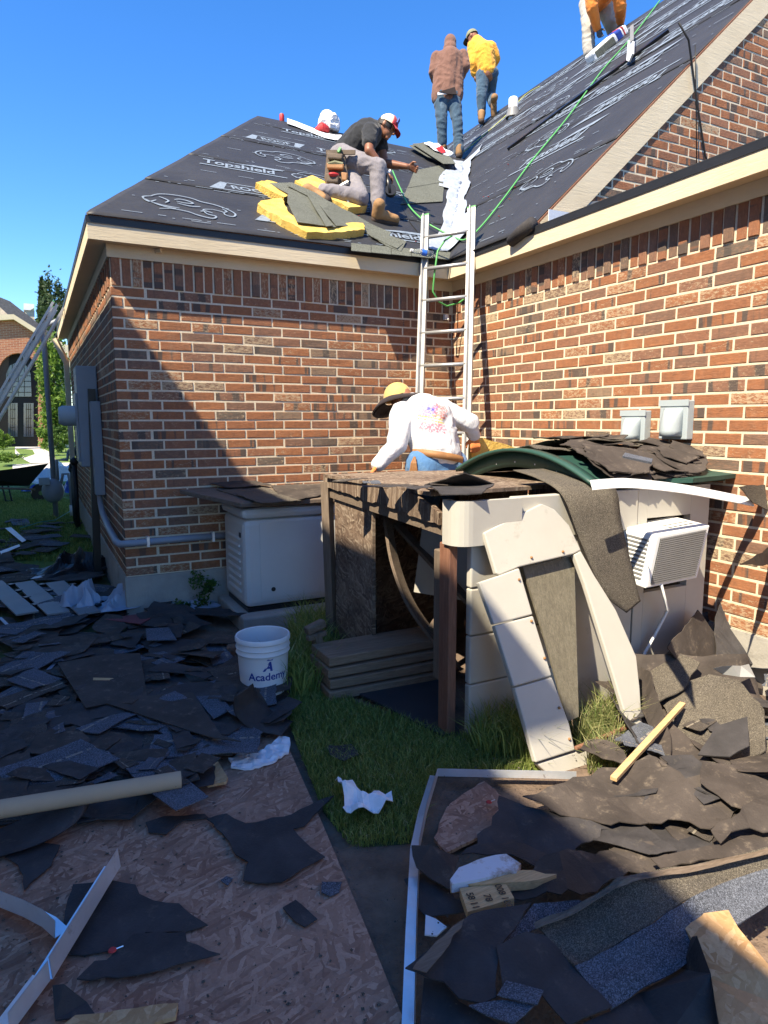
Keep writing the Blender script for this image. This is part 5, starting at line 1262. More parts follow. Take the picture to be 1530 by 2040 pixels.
tri_sheet([yq(1185, 500, -3.25), yq(1285, 370, -3.10), yq(1372, 480, -3.12), yq(1362, 575, -3.2), yq(1230, 560, -3.28)], 'felt_brown', 'ridged dark shingle leaning on the shed corner under the air conditioner', seed=33)
tri_sheet([yq(1375, 340, -3.05), yq(1440, 390, -3.02), yq(1540, 440, -3.0), yq(1540, 600, -3.2), yq(1460, 560, -3.25), yq(1340, 560, -3.2), yq(1335, 450, -3.1)], 'felt', 'black felt sheet slumped between the shed corner and brick wall', crum=.05, seed=34)
tri_sheet([q5(1340, 570, .30), q5(1460, 555, .30), q5(1480, 600, .26), q5(1370, 590, .25)], 'flash_grey', 'sunlit grey felt back in front of the slumped sheet', seed=35)
tri_sheet([q5(1090, 560, .26), q5(1125, 580, .28), q5(1165, 700, .22), q5(1200, 800, .15), q5(1215, 950, .09), q5(1150, 850, .1), q5(1085, 680, .14)], 'felt_brown', 'long twisted shingle strip beside the door panel', crum=.04, seed=36)
tri_sheet([q5(1110, 580, .2), q5(1200, 520, .28), q5(1300, 560, .28), q5(1240, 640, .22), q5(1150, 690, .16)], 'shingle_worn', 'worn shingle behind the twisted strip', crum=.04, seed=37)
tri_sheet([q5(1210, 960, .07), q5(1170, 720, .16), q5(1260, 810, .14), q5(1350, 890, .15), q5(1450, 935, .14), q5(1540, 940, .14), q5(1540, 1000, .10), q5(1400, 990, .08)], 'felt_brown', 'torn layered felt below the rounded tan slab', jag=.012, crum=.04, seed=38)
tri_sheet([q5(1060, 670, .13), q5(1090, 670, .16), q5(1110, 740, .12), q5(1070, 750, .1)], 'felt', 'small dark felt chip by the door panel foot', seed=39)
tri_sheet([yq(1430, 215, -3.45), yq(1480, 190, -3.4), yq(1560, 140, -3.35), yq(1560, 215, -3.4)], 'plastic_black', 'black felt tongue sticking out in front of the brick wall', crum=.0, seed=40)
tri_sheet([on_y(1470, 970, -3.3), on_y(1545, 965, -3.25), on_y(1545, 1025, -3.3), on_y(1500, 1000, -3.3)], 'shingle_worn', 'curled shingle corner beside the white trim strip', crum=.02, seed=41)
litter([(1180, 1250), (1540, 1230), (1540, 1620), (1250, 1600), (1180, 1480)], 60, .05, .16, 'torn shingle in the sunlit heap by the brick wall', 'torn felt scrap in the sunlit heap by the brick wall', 'heap litter', .45, .25, 7, .4, .85)
litter([(1080, 1580), (1540, 1560), (1540, 1720), (1150, 1690)], 24, .04, .09, 'torn shingle around the broad brown felt sheet', 'torn felt scrap around the broad brown felt sheet', 'front litter', .4, .08, 8, .35, .7)
for i, (x, y, sc_, an) in enumerate(((700, 958, .5, .3), (740, 962, .4, 1.2), (790, 968, .55, 2.2), (835, 972, .4, .8), (880, 965, .45, 1.9), (760, 970, .35, 2.8))):
    me, nm = (S_M+F_M)[(i*5+3) % 26]; o = bpy.data.objects.new(nm, me); link(o); o.location = on_z(x, y, 1.222+.006*i); o.scale = (sc_,)*3; o.rotation_euler = (0, 0, an)
    tag(o, ('small ' if sc_ < .46 else 'larger ')+'torn '+('shingle' if nm == 'shingle_scrap' else 'felt')+' lying on the OSB top of the shed', 'shingle scrap' if nm == 'shingle_scrap' else 'felt scrap', 'scraps on the shed top board')
# curled sheets standing in the heap
def curled(px, z, a_dir, L, w, R, th0, th1, mat, label, seed=0):
    o_ = on_z(*px, z); a_ = V((math.cos(a_dir), math.sin(a_dir), 0)); b_ = V((-a_.y, a_.x, 0)); P = []
    for i in range(17):
        t_ = th0+(th1-th0)*i/16; row = []
        for j in range(11):
            v_ = (j/10-.5)*L*(1+.12*nz(i*.4, j*.5, seed)); e_ = .018*nz(i*.35+seed, j*.4)
            row.append(o_+a_*v_+b_*(R*math.sin(t_)+e_)+V((0, 0, R*(1-math.cos(t_))+e_)))
        P.append(row)
    one('curled_shingle', MB().grid(P, .006), M(mat), label, 'shingle', smooth=True)
curled((1420, 1420), .10, -.5, .62, .4, .30, -.5, 1.25, 'felt_brown', 'big curled dark sheet standing up in the middle of the heap', 3)
curled((1330, 1330), .10, .4, .45, .3, .26, -.2, 1.4, 'felt', 'curled black sheet against the shed wall under the cord', 5)
curled((1480, 1330), .12, -.2, .55, .3, .28, -.1, 1.5, 'felt_brown', 'curled brown sheet standing against the brick wall', 7)
curled((1470, 1520), .06, -.9, .6, .3, .34, -.7, .8, 'shingle_worn', 'curled speckled sheet at the foot of the heap', 9)
curled((1340, 1480), .05, 1.0, .5, .3, .3, -.2, .9, 'felt', 'black sheet curling up beside the yellow stick', 11)
# crumbs
cb = MB(); r_ = random.Random(77)
for i in range(1900):
    x, y = r_.uniform(0, 1530), r_.uniform(1250, 2040)
    q = on_z(x, y, .04 if x < 800 else .05)
    if q.x < .15 and x < 800: q.z = .026
    elif x < 860: q.z = .004
    s = r_.choice((.002, .003, .004, .007)); a = r_.random()*6
    P = [q+V((s*math.cos(a+k*1.57)*r_.uniform(.5, 1.2), s*math.sin(a+k*1.57)*r_.uniform(.5, 1.2), r_.uniform(0, .003))) for k in range(4)]
    cb.add(P, [(0, 1, 2, 3)])
o = obj('roofing_crumbs', cb, M('shingle_worn'), label='crumbs of shingle and wood chips strewn over the ground', kind='stuff')
# ---------------------------------------------------------------- grass and plants
def leafy(name, quads, lv, mat, parent=None, **t):
    me = bpy.data.meshes.new(name); vs = [c for q in quads for c in q]; fs = []; i = 0
    for q in quads: fs.append(tuple(range(i, i+len(q)))); i += len(q)
    me.from_pydata([tuple(v) for v in vs], [], fs); me.materials.append(M(mat))
    a = me.attributes.new('lv', 'FLOAT', 'POINT'); a.data.foreach_set('value', [l for q, l in zip(quads, lv) for _ in q])
    o = link(bpy.data.objects.new(name, me), parent); tag(o, **t); return o
def blades(pts_fn, n, h0, h1, w, lean, seed):
    r = random.Random(seed); Q = []; lv = []
    for i in range(n):
        p = pts_fn(r)
        if p is None: continue
        h = r.uniform(h0, h1); a = r.random()*6.28; d = V((math.cos(a), math.sin(a), 0)); b = r.random()*6.28; l = V((math.cos(b), math.sin(b), 0))*lean*h*r.uniform(.2, 1)
        ww = w*r.uniform(.6, 1.2); m_ = p+l*.35+V((0, 0, h*.62)); t_ = p+l+V((0, 0, h*r.uniform(.75, 1)))
        Q.append([p-d*ww, p+d*ww, m_+d*ww*.7, m_-d*ww*.7]); Q.append([m_-d*ww*.7, m_+d*ww*.7, t_]); v = r.random(); lv += [v*.8, v]
    return Q, lv
def in_px(poly, z=0.0):
    xs = [p[0] for p in poly]; ys = [p[1] for p in poly]
    # sample evenly on the ground, keep what falls inside the traced outline
    G4 = [on_z(x, y, z) for x, y in poly]; x0, x1 = min(g.x for g in G4), max(g.x for g in G4); y0, y1 = min(g.y for g in G4), max(g.y for g in G4)
    def f(r):
        for _ in range(60):
            q = V((r.uniform(x0, x1), r.uniform(y0, y1), z)); a = to_px(q)
            if inside((a[0], a[1]), poly): return q
        return None
    return f
TURF = [(560, 1400), (600, 1290), (650, 1250), (700, 1400), (900, 1470), (1060, 1440), (1085, 1535), (872, 1548), (850, 1600), (838, 1680), (700, 1690), (645, 1620), (590, 1480)]
Q, lv = blades(in_px(TURF, -.004), 26000, .02, .065, .0022, .9, 1)
leafy('grass', Q, lv, 'blade', label='short green turf between the OSB sheet and the shed', kind='stuff')
Q, lv = [], []
for poly, n, h0, h1, s in (([(555, 1395), (575, 1290), (610, 1245), (650, 1250), (655, 1380), (600, 1400)], 1500, .12, .34, 2), ([(935, 1475), (1000, 1435), (1062, 1440), (1075, 1530), (960, 1520)], 900, .10, .26, 3), ([(640, 1260), (670, 1250), (690, 1300), (660, 1320)], 250, .1, .25, 4), ([(1150, 1320), (1200, 1300), (1230, 1330), (1180, 1350)], 120, .1, .2, 6)):
    q, l = blades(in_px(poly, -.004), n, h0, h1, .0035, .8, s); Q += q; lv += l
leafy('tall_grass', Q, lv, 'blade', label='long uncut grass around the bucket, steps and shed foot', kind='stuff')
Q, lv = [], []
for poly, n, h0, h1, s in (([(1140, 1470), (1235, 1425), (1245, 1465), (1150, 1500)], 700, .08, .26, 5), ([(1165, 1545), (1180, 1495), (1245, 1480), (1240, 1540)], 500, .06, .2, 7)):
    q, l = blades(in_px(poly, -.004), n, h0, h1, .0032, .9, s); Q += q; lv += l
leafy('tall_grass', Q, lv, 'blade_dry', label='yellowing grass growing through the door panel window', kind='stuff')
LAWN = [(-30, 1115), (-30, 985), (60, 975), (150, 1000), (180, 1060), (185, 1110), (120, 1120)]
Q, lv = blades(in_px(LAWN, -.004), 22000, .03, .07, .006, .8, 8)
leafy('grass', Q, lv, 'blade', label='shaded side lawn by the gas meter', kind='stuff')
obj('side_lawn', MB().grid([[V((x, y, -.004)) for y in (-.6, 1, 2.3)] for x in (-6, -.02)]), M('grass_base'), kind='structure')
P = [on_z(x, y, -.009) for x, y in TURF]
obj('turf', MB().add([p for p in P], [tuple(range(len(P)))[::-1]]), M('grass_base'), kind='structure')
# weed at the footing
def bush(name, c, R, n, leaf, mat, label, cat, trunk=None, seed=0, group=None, flat=.0, shape=None):
    t = Thing(name, c, label, cat, group); r = random.Random(seed); Q = []; lv = []; C0 = V(c)
    cl = []
    for i in range(max(6, n//90)):
        while True:
            p = V((r.uniform(-1, 1), r.uniform(-1, 1), r.uniform(-1, 1)))
            if .25 < p.length < 1: break
        cl.append((p, r.uniform(.22, .42), r.random()))
    for i in range(n):
        p, s, sh_ = r.choice(cl); q = p+V((r.gauss(0, s*.5), r.gauss(0, s*.5), r.gauss(0, s*.5)))
        if shape: q = shape(q)
        if q is None: continue
        w = V((q.x*R[0], q.y*R[1], q.z*R[2]))+V((0, 0, R[2])); d = V((r.gauss(0, 1), r.gauss(0, 1), r.gauss(0, 1))).normalized(); u = d.cross(V((r.gauss(0, 1), r.gauss(0, 1), r.gauss(0, 1)))).normalized(); s_ = leaf*r.uniform(.6, 1.3)
        Q.append([w-d*s_, w+u*s_*.45, w+d*s_, w-u*s_*.45]); lv.append(min(1, max(0, .25+.5*sh_+r.uniform(-.25, .25))))
    if trunk:
        t.part('trunk', MB().tube([C0, C0+V((0, 0, R[2]*.5)), C0+V((R[0]*.1, 0, R[2]*1.3))], [trunk, trunk*.7, trunk*.25], 8), M('bark'), smooth=True)
        for k in range(6):
            a = k*1.05; z_ = R[2]*(.45+.12*k); t.part('branch', MB().tube([C0+V((0, 0, z_)), C0+V((math.cos(a)*R[0]*.5, math.sin(a)*R[1]*.5, z_+R[2]*.3))], [trunk*.35, trunk*.1], 6), M('bark'), smooth=True)
    leafy('foliage', Q, lv, mat, t.o)
    return t
bush('weed', (.50, -.14, 0), (.16, .10, .17), 500, .022, 'leaf', 'small leafy weed at the footing beside the generator', 'weed', None, 5)
# ---------------------------------------------------------------- across the street
def far(x, y, Y): return on_y(x, y, Y)
YH = 31.0
fh = Thing('brick_house', far(30, 886, YH), 'brick house across the street with tall arched entry', 'house')
def fpoly(pts, Y, th, name, mat, parent=None): return fh.part(name, MB().prism([far(x, y, Y) for x, y in pts], (0, th, 0)), M(mat), parent)
# wall with arch opening
arch = [(74+0*k, 0) for k in range(0)]
ac_ = [(36+40*math.cos(math.pi*k/10), 745-42*math.sin(math.pi*k/10)) for k in range(11)]
fpoly([(90, 890), (76, 890)]+[(76, 745)]+ac_[1:6]+[(36, 703), (36, 636), (90, 668)], YH, .5, 'wall', 'far_brick')
fpoly([(-4, 890), (-30, 890), (-30, 640), (26, 632), (35.9, 636), (35.9, 703)]+ac_[6:]+[(-4, 745)], YH, .5, 'wall', 'far_brick')
fpoly([(91, 890), (142, 890), (142, 690), (91, 668)], YH+.6, .4, 'wall', 'far_stone')
fpoly([(-40, 640), (-40, 628), (27, 626), (100, 672), (96, 680), (27, 636)], YH-.25, .4, 'gable_trim', 'trim')
fpoly([(-60, 640), (-60, 590), (0, 592), (20, 600), (112, 672), (90, 672), (27, 630)], YH+1.5, 8.0, 'roof', 'far_roof')
fpoly([(0, 612), (28, 638), (0, 640)], YH+.7, .3, 'wall', 'far_stone')
ch = fpoly([(50, 640), (50, 616), (69, 618), (69, 645)], YH+3, 1.2, 'chimney', 'far_stone')
fpoly([(47, 617), (47, 604), (68, 606), (68, 613), (60, 618)], YH+2.9, 1.4, 'chimney_cap', 'metal_white')
fpoly([(-10, 890), (-10, 700), (78, 700), (78, 890)], YH+.9, .2, 'entry_back', 'bronze')
fpoly([(12, 790), (12, 745), (20, 728), (36, 721), (52, 728), (61, 745), (63, 790)], YH+.8, .05, 'window', 'glass_dark')
for (x0, x1) in ((16, 35), (47, 67)): 
    d_ = fpoly([(x0, 870), (x0, 803), (x1, 803), (x1, 870)], YH+.8, .05, 'door_glass', 'glass_dark')
    for k in range(3):
        yy = 815+k*18; fpoly([(x0+4, yy), (x1-4, yy), (x1-4, yy+1), (x0+4, yy+1)], YH+.76, .03, 'muntin', 'bronze'); fpoly([(x0+5+4*k, 804), (x0+6+4*k, 804), (x0+6+4*k, 869), (x0+5+4*k, 869)], YH+.77, .03, 'muntin', 'bronze')
for k in range(4): fpoly([(14, 748+k*11), (62, 748+k*11), (62, 749.2+k*11), (14, 749.2+k*11)], YH+.77, .03, 'muntin', 'bronze')
for k in range(3): fpoly([(24+k*12, 724), (25.2+k*12, 724), (25.2+k*12, 789), (24+k*12, 789)], YH+.76, .03, 'muntin', 'bronze')
def fbush(name, x, yb, Y, wpx, hpx, n, leaf, mat, label, cat, trunk=None, seed=0, shape=None):
    c = far(x, yb, Y); d = (c-CAM).dot(FW); k = d/FPX
    return bush(name, c, (wpx*k/2, wpx*k/2, hpx*k/2), n, leaf, mat, label, cat, trunk, seed, None, 0, shape)
fbush('tree', 112, 888, 27, 62, 205, 5200, .10, 'leaf_light', 'bright green climbing tree by the entry across the street', 'tree', .10, 3)
def cone(q):
    h = (q.z+1)/2
    if h < 0 or h > 1.05: return None
    f = max(.04, (1-h)*.9); return V((q.x*f, q.y*f, q.z))
fbush('pine_tree', 92, 690, 60, 34, 130, 2600, .30, 'leaf_pine', 'slender dark conifer rising behind the chimney', 'tree', .2, 4, cone)
fbush('pine_tree', 116, 700, 48, 60, 138, 3600, .13, 'leaf_pine', 'big pine showing above the eave of the side wall', 'tree', .25, 5)
fbush('hedge', 88, 893, 25, 30, 40, 1600, .06, 'leaf_light', 'clipped green hedge right of the entry walk', 'hedge', None, 6)
fbush('hedge', 122, 897, 23, 44, 46, 1800, .06, 'leaf', 'dark green shrub below the climbing tree', 'shrub', None, 7)
fbush('hedge', 8, 893, 26, 34, 40, 1600, .06, 'leaf_light', 'green shrub left of the entry walk', 'shrub', None, 8)
fbush('flower_bed', 10, 918, 20, 60, 20, 1500, .05, 'leaf_light', 'low ground cover bed beside the street walk', 'plants', None, 9)
def gpl(pts, h, mat, name):
    P = [on_z(x, y, 0) for x, y in pts]; P = []
    for x, y in pts:
        q = on_z(x, y, .2); z = gz(q.x, q.y)
        for _ in range(6): q = on_z(x, y, z+h); z = gz(q.x, q.y)
        P.append(q)
    obj(name, MB().add(P, [tuple(range(len(P)))]), M(mat), kind='structure')
gpl([(30, 905), (60, 922), (112, 922), (108, 905), (75, 888), (30, 888)], .03, 'path', 'walkway')
gpl([(25, 945), (25, 925), (150, 921), (150, 948)], .035, 'path', 'street')
# wheelbarrow
wq = on_z(40, 1000, 0); kk = (wq-CAM).dot(FW)/FPX; Yw = wq.y
wbw = Thing('wheelbarrow', wq, 'black wheelbarrow with white lettering parked on the side lawn', 'wheelbarrow')
tp4 = [far(-55, 946, Yw-.2), far(97, 923, Yw-.05), far(92, 925, Yw+.5), far(-55, 944, Yw+.5)]; bt4 = [far(-40, 968, Yw), far(58, 968, Yw), far(56, 966, Yw+.35), far(-40, 966, Yw+.35)]
mb = MB().add(tp4+bt4, [(0, 1, 5, 4), (1, 2, 6, 5), (2, 3, 7, 6), (3, 0, 4, 7), (4, 5, 6, 7)]); wbw.part('tray', mb, M('plastic_black'))
for x in (4, 16): wbw.part('leg', MB().bar(far(x, 966, Yw), far(x+8, 1000, Yw), .03, .03), M('black_metal'))
wbw.part('leg_brace', MB().bar(far(10, 998, Yw), far(26, 998, Yw), .03, .03), M('black_metal'))
wbw.part('wheel', MB().lathe([(.05, -.05), (.17, -.05), (.19, 0), (.17, .05), (.05, .05)], far(82, 982, Yw+.1), 18, Matrix.Rotation(math.pi/2, 3, 'X')), M('plastic_black'))
wbw.part('handle', MB().tube([far(70, 975, Yw), far(-60, 970, Yw-.3)], .022, 8), M('wood_grey'))
tm = text_mb('HUSKY', .13, .003, 0, .15); c_ = far(42, 945.5, Yw-.16); rx = (far(60, 944, Yw-.16)-c_).normalized()
n_ = (tp4[1]-tp4[0]).cross(bt4[0]-tp4[0]).normalized(); n_ = n_ if n_.dot(CAM-c_) > 0 else -n_
c_ = on_pl(42, 946, tp4[0]+n_*.006, n_); ux_ = (tp4[1]-tp4[0]).normalized(); uy_ = n_.cross(ux_)
for v in tm.v: v.xyz = c_+ux_*v.x*1.1+uy_*v.y
wbw.part('lettering', tm, M('paper_white'))
crc = on_z(112, 968, 0); tarp(crc, 1.5, .8, .75, 'bag_white', 'big white bag heaped on the lawn behind the gas meter', 21, .2)
tarp(on_z(45, 985, 0)+V((.3, .3, 0)), .6, .4, .3, 'tarp_strong', 'deep blue tarp bundle under the wheelbarrow', 25, .2)
tarp(on_z(150, 985, 0), .5, .4, .5, 'tarp_strong', 'deep blue tarp bundle beside the gas meter', 27, .2)
# leaning ladder on the side eave
yl = 3.9
t0, t1 = on_y(106, 602, yl), on_y(-5, 790, yl); dr_ = (t1-t0)/(t1.z-t0.z); foot = t0+dr_*(0-t0.z)
off = V((0, .42, 0))
l2 = ladder('extension_ladder', foot, foot+off, t0, t0+off, 'aluminium ladder leaning on the eave of the side wall', w=.10)
pn_ = (t0-foot).cross(V((0, 1, 0))).normalized(); pn_ = pn_ if pn_.z > 0 else -pn_
for k_ in (0, 1): l2.part('fly_rail', MB().bar(foot.lerp(t0, .25)+off*k_-pn_*.13, t0+off*k_-pn_*.13, .026, .10, V((0, 1, 0))), M('alum'))
for k_ in range(9): l2.part('rung_end', MB().tube([foot.lerp(t0, .2+.09*k_)-V((0, .02, 0)), foot.lerp(t0, .2+.09*k_)+V((0, .0, 0))], .02, 8), M('black_metal'))
# ---------------------------------------------------------------- people
def cap_mesh(mb, p0, p1, r0, r1, seg=14):
    p0 = V(p0); p1 = V(p1); ax = p1-p0; L = ax.length
    if L < 1e-5: return mb.sphere(p0, r0, 12, 8)
    z = ax/L; x = z.cross(V((0, 0, 1)) if abs(z.z) < .9 else V((1, 0, 0))).normalized(); y = z.cross(x); Mx = Matrix((x, y, z)).transposed()
    prof = [(max(1e-4, r0*math.sin(a)), -r0*math.cos(a)) for a in [math.pi/2*i/5 for i in range(6)]]
    prof += [(max(1e-4, r1*math.cos(a)), L+r1*math.sin(a)) for a in [math.pi/2*i/5 for i in range(6)]]
    return mb.lathe(prof, p0, seg, Mx)
TS = bpy.data.scenes.new('workbench')
def blob(name, prims, voxel, mat, parent, base, wrinkle=0.0, wf=14.0, smooth=4, seed=0, **t):
    mb = MB()
    for p in prims:
        if p[0] == 'c': cap_mesh(mb, *p[1:])
        else: mb.sphere(p[1], p[2], 16, 12, p[3] if len(p) > 3 else None)
    mb.v = [v-base for v in mb.v]
    me = mesh_of('tmp', mb, None); o = bpy.data.objects.new('tmp', me); TS.collection.objects.link(o)
    bm = bmesh.new(); bm.from_mesh(me); bmesh.ops.remove_doubles(bm, verts=bm.verts, dist=1e-5); bmesh.ops.recalc_face_normals(bm, faces=bm.faces); bm.to_mesh(me); bm.free()
    r = o.modifiers.new('r', 'REMESH'); r.mode = 'VOXEL'; r.voxel_size = voxel
    s = o.modifiers.new('s', 'SMOOTH'); s.iterations = smooth; s.factor = .5
    TS.view_layers[0].update(); dg = TS.view_layers[0].depsgraph; m2 = bpy.data.meshes.new_from_object(o.evaluated_get(dg))
    bpy.data.objects.remove(o)
    if wrinkle:
        NN = [v.normal.copy() for v in m2.vertices]; CO = []
        for v, vn in zip(m2.vertices, NN):
            c = v.co; f = nz(c.x*wf+seed, c.y*wf, c.z*wf*1.25+1.2*nz(c.x*4, c.y*4, c.z*4)); f2 = nz(c.x*wf*2.3, c.y*wf*2.3+seed, c.z*wf*3.1)
            CO += list(c+vn*wrinkle*.62*(.9*(1-2.4*abs(f))+.25*f2-.3))
        m2.vertices.foreach_set('co', CO)
    m2.materials.clear(); m2.materials.append(M(mat)); m2.name = name
    for p in m2.polygons: p.use_smooth = True
    o2 = link(bpy.data.objects.new(name, m2), parent); tag(o2, **t); return o2
def chain(pts, rs): return [('c', pts[i], pts[i+1], rs[i], rs[i+1]) for i in range(len(pts)-1)]
def hand(w, d, side, curl=.5, k=1.0):
    """w wrist, d direction of the hand, side = thumb direction; fingers bend toward d x side"""
    d = V(d).normalized(); s = (V(side)-d*V(side).dot(d)).normalized(); n = d.cross(s); P = []
    for j in (-.027, -.009, .009, .027): P.append(('c', w, w+d*.085*k+s*j*k, .018*k, .0135*k))
    for j, L in zip((.029, .010, -.010, -.028), (.070, .078, .072, .056)):
        a = w+d*.088*k+s*j*k; b = a+(d*math.cos(curl*.7)+n*math.sin(curl*.7))*L*.5*k; c = b+(d*math.cos(curl*1.8)+n*math.sin(curl*1.8))*L*.3*k; e_ = c+(d*math.cos(curl*2.6)+n*math.sin(curl*2.6))*L*.25*k
        P += chain([a, b, c, e_], [.0098*k, .009*k, .0085*k, .0075*k])
    a = w+d*.03*k+s*.026*k; b = a+(s*.8+d*.6+n*.2).normalized()*.042*k; c = b+(d*.9+n*.4+s*.1).normalized()*.032*k
    P += chain([a, b, c], [.013*k, .0115*k, .009*k]); return P
def head_prims(c, fwd, up, k=1.0):
    """c centre of the skull"""
    f = V(fwd).normalized(); u = (V(up)-f*V(up).dot(f)).normalized(); s = f.cross(u); Mx = Matrix((s, f, u)).transposed()
    P = [('e', c, (.074*k, .094*k, .105*k), Mx), ('e', c+f*.028*k-u*.062*k, (.056*k, .064*k, .062*k), Mx), ('c', c+f*.085*k-u*.005*k, c+f*.112*k-u*.042*k, .010*k, .016*k),
         ('e', c+f*.078*k+u*.022*k, (.055*k, .018*k, .014*k), Mx), ('e', c+f*.085*k-u*.072*k, (.028*k, .014*k, .008*k), Mx), ('e', c+f*.084*k-u*.087*k, (.026*k, .013*k, .008*k), Mx), ('e', c+f*.07*k-u*.112*k, (.03*k, .02*k, .02*k), Mx)]
    for q in (-1, 1): P.append(('e', c+s*q*.078*k-f*.008*k-u*.012*k, (.012*k, .022*k, .034*k), Mx))
    return P, f, u, s, Mx
def boot(parent, base, heel, toe, up, mat='boot_tan', k=1.0):
    heel = V(heel); toe = V(toe); u = V(up).normalized(); f = (toe-heel).normalized()
    b = blob('boot', [('c', heel+u*.15*k, heel+u*.05*k, .060*k, .054*k), ('c', heel+u*.05*k, heel.lerp(toe, .5)+u*.062*k, .052*k, .050*k), ('c', heel.lerp(toe, .45)+u*.05*k, toe+u*.045*k, .052*k, .046*k)], .011, mat, parent, base, .002, 20)
    blob('sole', [('c', heel+u*.008*k, heel.lerp(toe, .5)+u*.008*k, .050*k, .050*k), ('c', heel.lerp(toe, .5)+u*.008*k, toe+u*.008*k, .053*k, .048*k)], .012, 'sole', b, base)
def dome(c, Mx, R, lo=-.1, seg=24, rings=8):
    """half shell for a cap: Mx columns side, forward, up"""
    prof = [(math.cos(a), math.sin(a)) for a in [lo+(math.pi/2-lo-.02)*i/rings for i in range(rings+1)]]
    return MB().lathe(prof, c, seg, Mx @ Matrix.Diagonal(V(R)))
def brim(c, f, s, u, L, W, drop=.02, n=10):
    P = [[c+s*(W*(2*j/n-1))+f*(L*i/5*math.sqrt(max(0, 1-.75*(2*j/n-1)**2)))-u*(drop*(i/5)**2+.018*(2*j/n-1)**2) for j in range(n+1)] for i in range(6)]
    return MB().grid(P, .004)
def pers(name_label, base): return Thing('person', base, name_label, 'person')

# --- kneeling worker
D0 = (rp(765, 442, 0)-CAM).dot(FW)
Dk = (rp(717, 402, .1)-CAM).dot(FW); Df = (rp(640, 385, .08)-CAM).dot(FW)
def z9(x, y, d): return depth(620+x/6.375, 200+y/6.375, d)
p = pers('man in dark tee and red cream cap kneeling on foam, nailing shingles', rp(740, 440, 0)); B = p.base
hipN, hipF = z9(380, 720, D0+.16), z9(400, 760, D0+.42); kneeN, ankN = z9(850, 850, D0+.02), z9(845, 1440, D0+.03)
kneeF, ankF = z9(620, 1240, Dk), z9(170, 1140, Df+.02)
pel = (hipN+hipF)/2; chest = z9(640, 480, D0+.25); neck = z9(820, 345, D0+.27); hc = z9(955, 330, D0+.27)
shN, shF = z9(745, 395, D0+.08), z9(850, 420, D0+.46); elN, haN = z9(735, 640, D0-.02), z9(940, 915, D0+.06); elF, haF = z9(930, 800, D0+.40), z9(1215, 840, D0+.34)
hp, f, u, s, Mx = head_prims(hc, RT*1.0-UP*.55-FW*.12, UP*1+RT*.45, .96)
arms = chain([shN, shN.lerp(elN, .6), elN, elN.lerp(haN, .35), haN], [.062, .05, .046, .044, .030])+chain([shF, shF.lerp(elF, .6), elF, elF.lerp(haF, .35), haF], [.062, .05, .046, .044, .030])
body = hp+arms+[('c', neck, hc-u*.05, .060, .058), ('c', pel, chest, .13, .14), ('c', chest, neck, .13, .06), ('c', shN, shF, .06, .06)]+chain([hipN, kneeN, ankN], [.085, .062, .045])+chain([hipF, kneeF, ankF], [.085, .062, .045])
body += hand(haN, (haN-elN)+RT*.05, -FW, 1.0)+hand(haF, RT*.9-UP*.25, UP*.6-FW*.4, .9)
bo = blob('body', body, .0075, 'skin', p.o, B, 0, 10, 3)
up_arm = lambda a, b, t_: a.lerp(b, t_)
shirt = [('c', pel+(chest-pel)*.05, chest, .150, .158), ('e', chest+(neck-chest)*.35, (.15, .19, .15)), ('c', chest, neck-(neck-chest)*.22, .150, .10), ('c', shN, shN.lerp(elN, .58), .082, .074), ('c', shF, shF.lerp(elF, .5), .082, .074), ('c', shN, shF, .082, .082), ('c', neck-(neck-chest)*.25, neck-(neck-chest)*.06, .085, .074)]
blob('shirt', shirt, .011, 'tee_dark', p.o, B, .010, 11, 5, 3)
tr = chain([hipN, hipN.lerp(kneeN, .5), kneeN, kneeN.lerp(ankN, .4), ankN-UP*.02], [.125, .105, .086, .078, .070])+chain([hipF, hipF.lerp(kneeF, .5), kneeF, kneeF.lerp(ankF, .5), ankF], [.125, .105, .088, .078, .066])+[('c', hipN, hipF, .128, .128), ('c', pel, pel+(chest-pel)*.18, .14, .138)]
blob('trousers', tr, .011, 'pants_grey', p.o, B, .013, 10, 4, 7)
boot(p.o, B, rp(748, 439, .012), rp(785, 446, .012), nF); boot(p.o, B, z9(130, 1220, Df), z9(215, 1250, Df-.04)-UP*.02, -RT*.8+UP*.4)
# cap
hair = MB(); o = p.part('hair', dome(hc-f*.012, Mx, (.083, .098, .112), -.30, 20, 6), M('hair'), smooth=True)
cpo = p.part('cap', dome(hc+u*.012+f*.004, Mx, (.090, .106, .118), .02), M('cap_cream'), smooth=True)
fr = [[hc+u*.013+f*.005+Mx @ V((.093*math.sin(a)*math.cos(b_), .110*math.cos(a)*math.cos(b_), .121*math.sin(b_))) for b_ in [.02+1.25*j/8 for j in range(9)]] for a in [-1.0+2.0*i/12 for i in range(13)]]
p.part('cap_front', MB().grid(fr, -.003), M('cap_red'), cpo, smooth=True)
p.part('visor', brim(hc+u*.022+f*.085, f, s, u, .085, .085, .03), M('cap_red'), cpo, smooth=True)
pq = hc+f*.112+u*.065-FW*.0; p.part('cap_badge', MB().box(hc+f*.098+u*.075-FW*.045, (.05, .012, .05), Mx), M('blue_ink'), cpo)
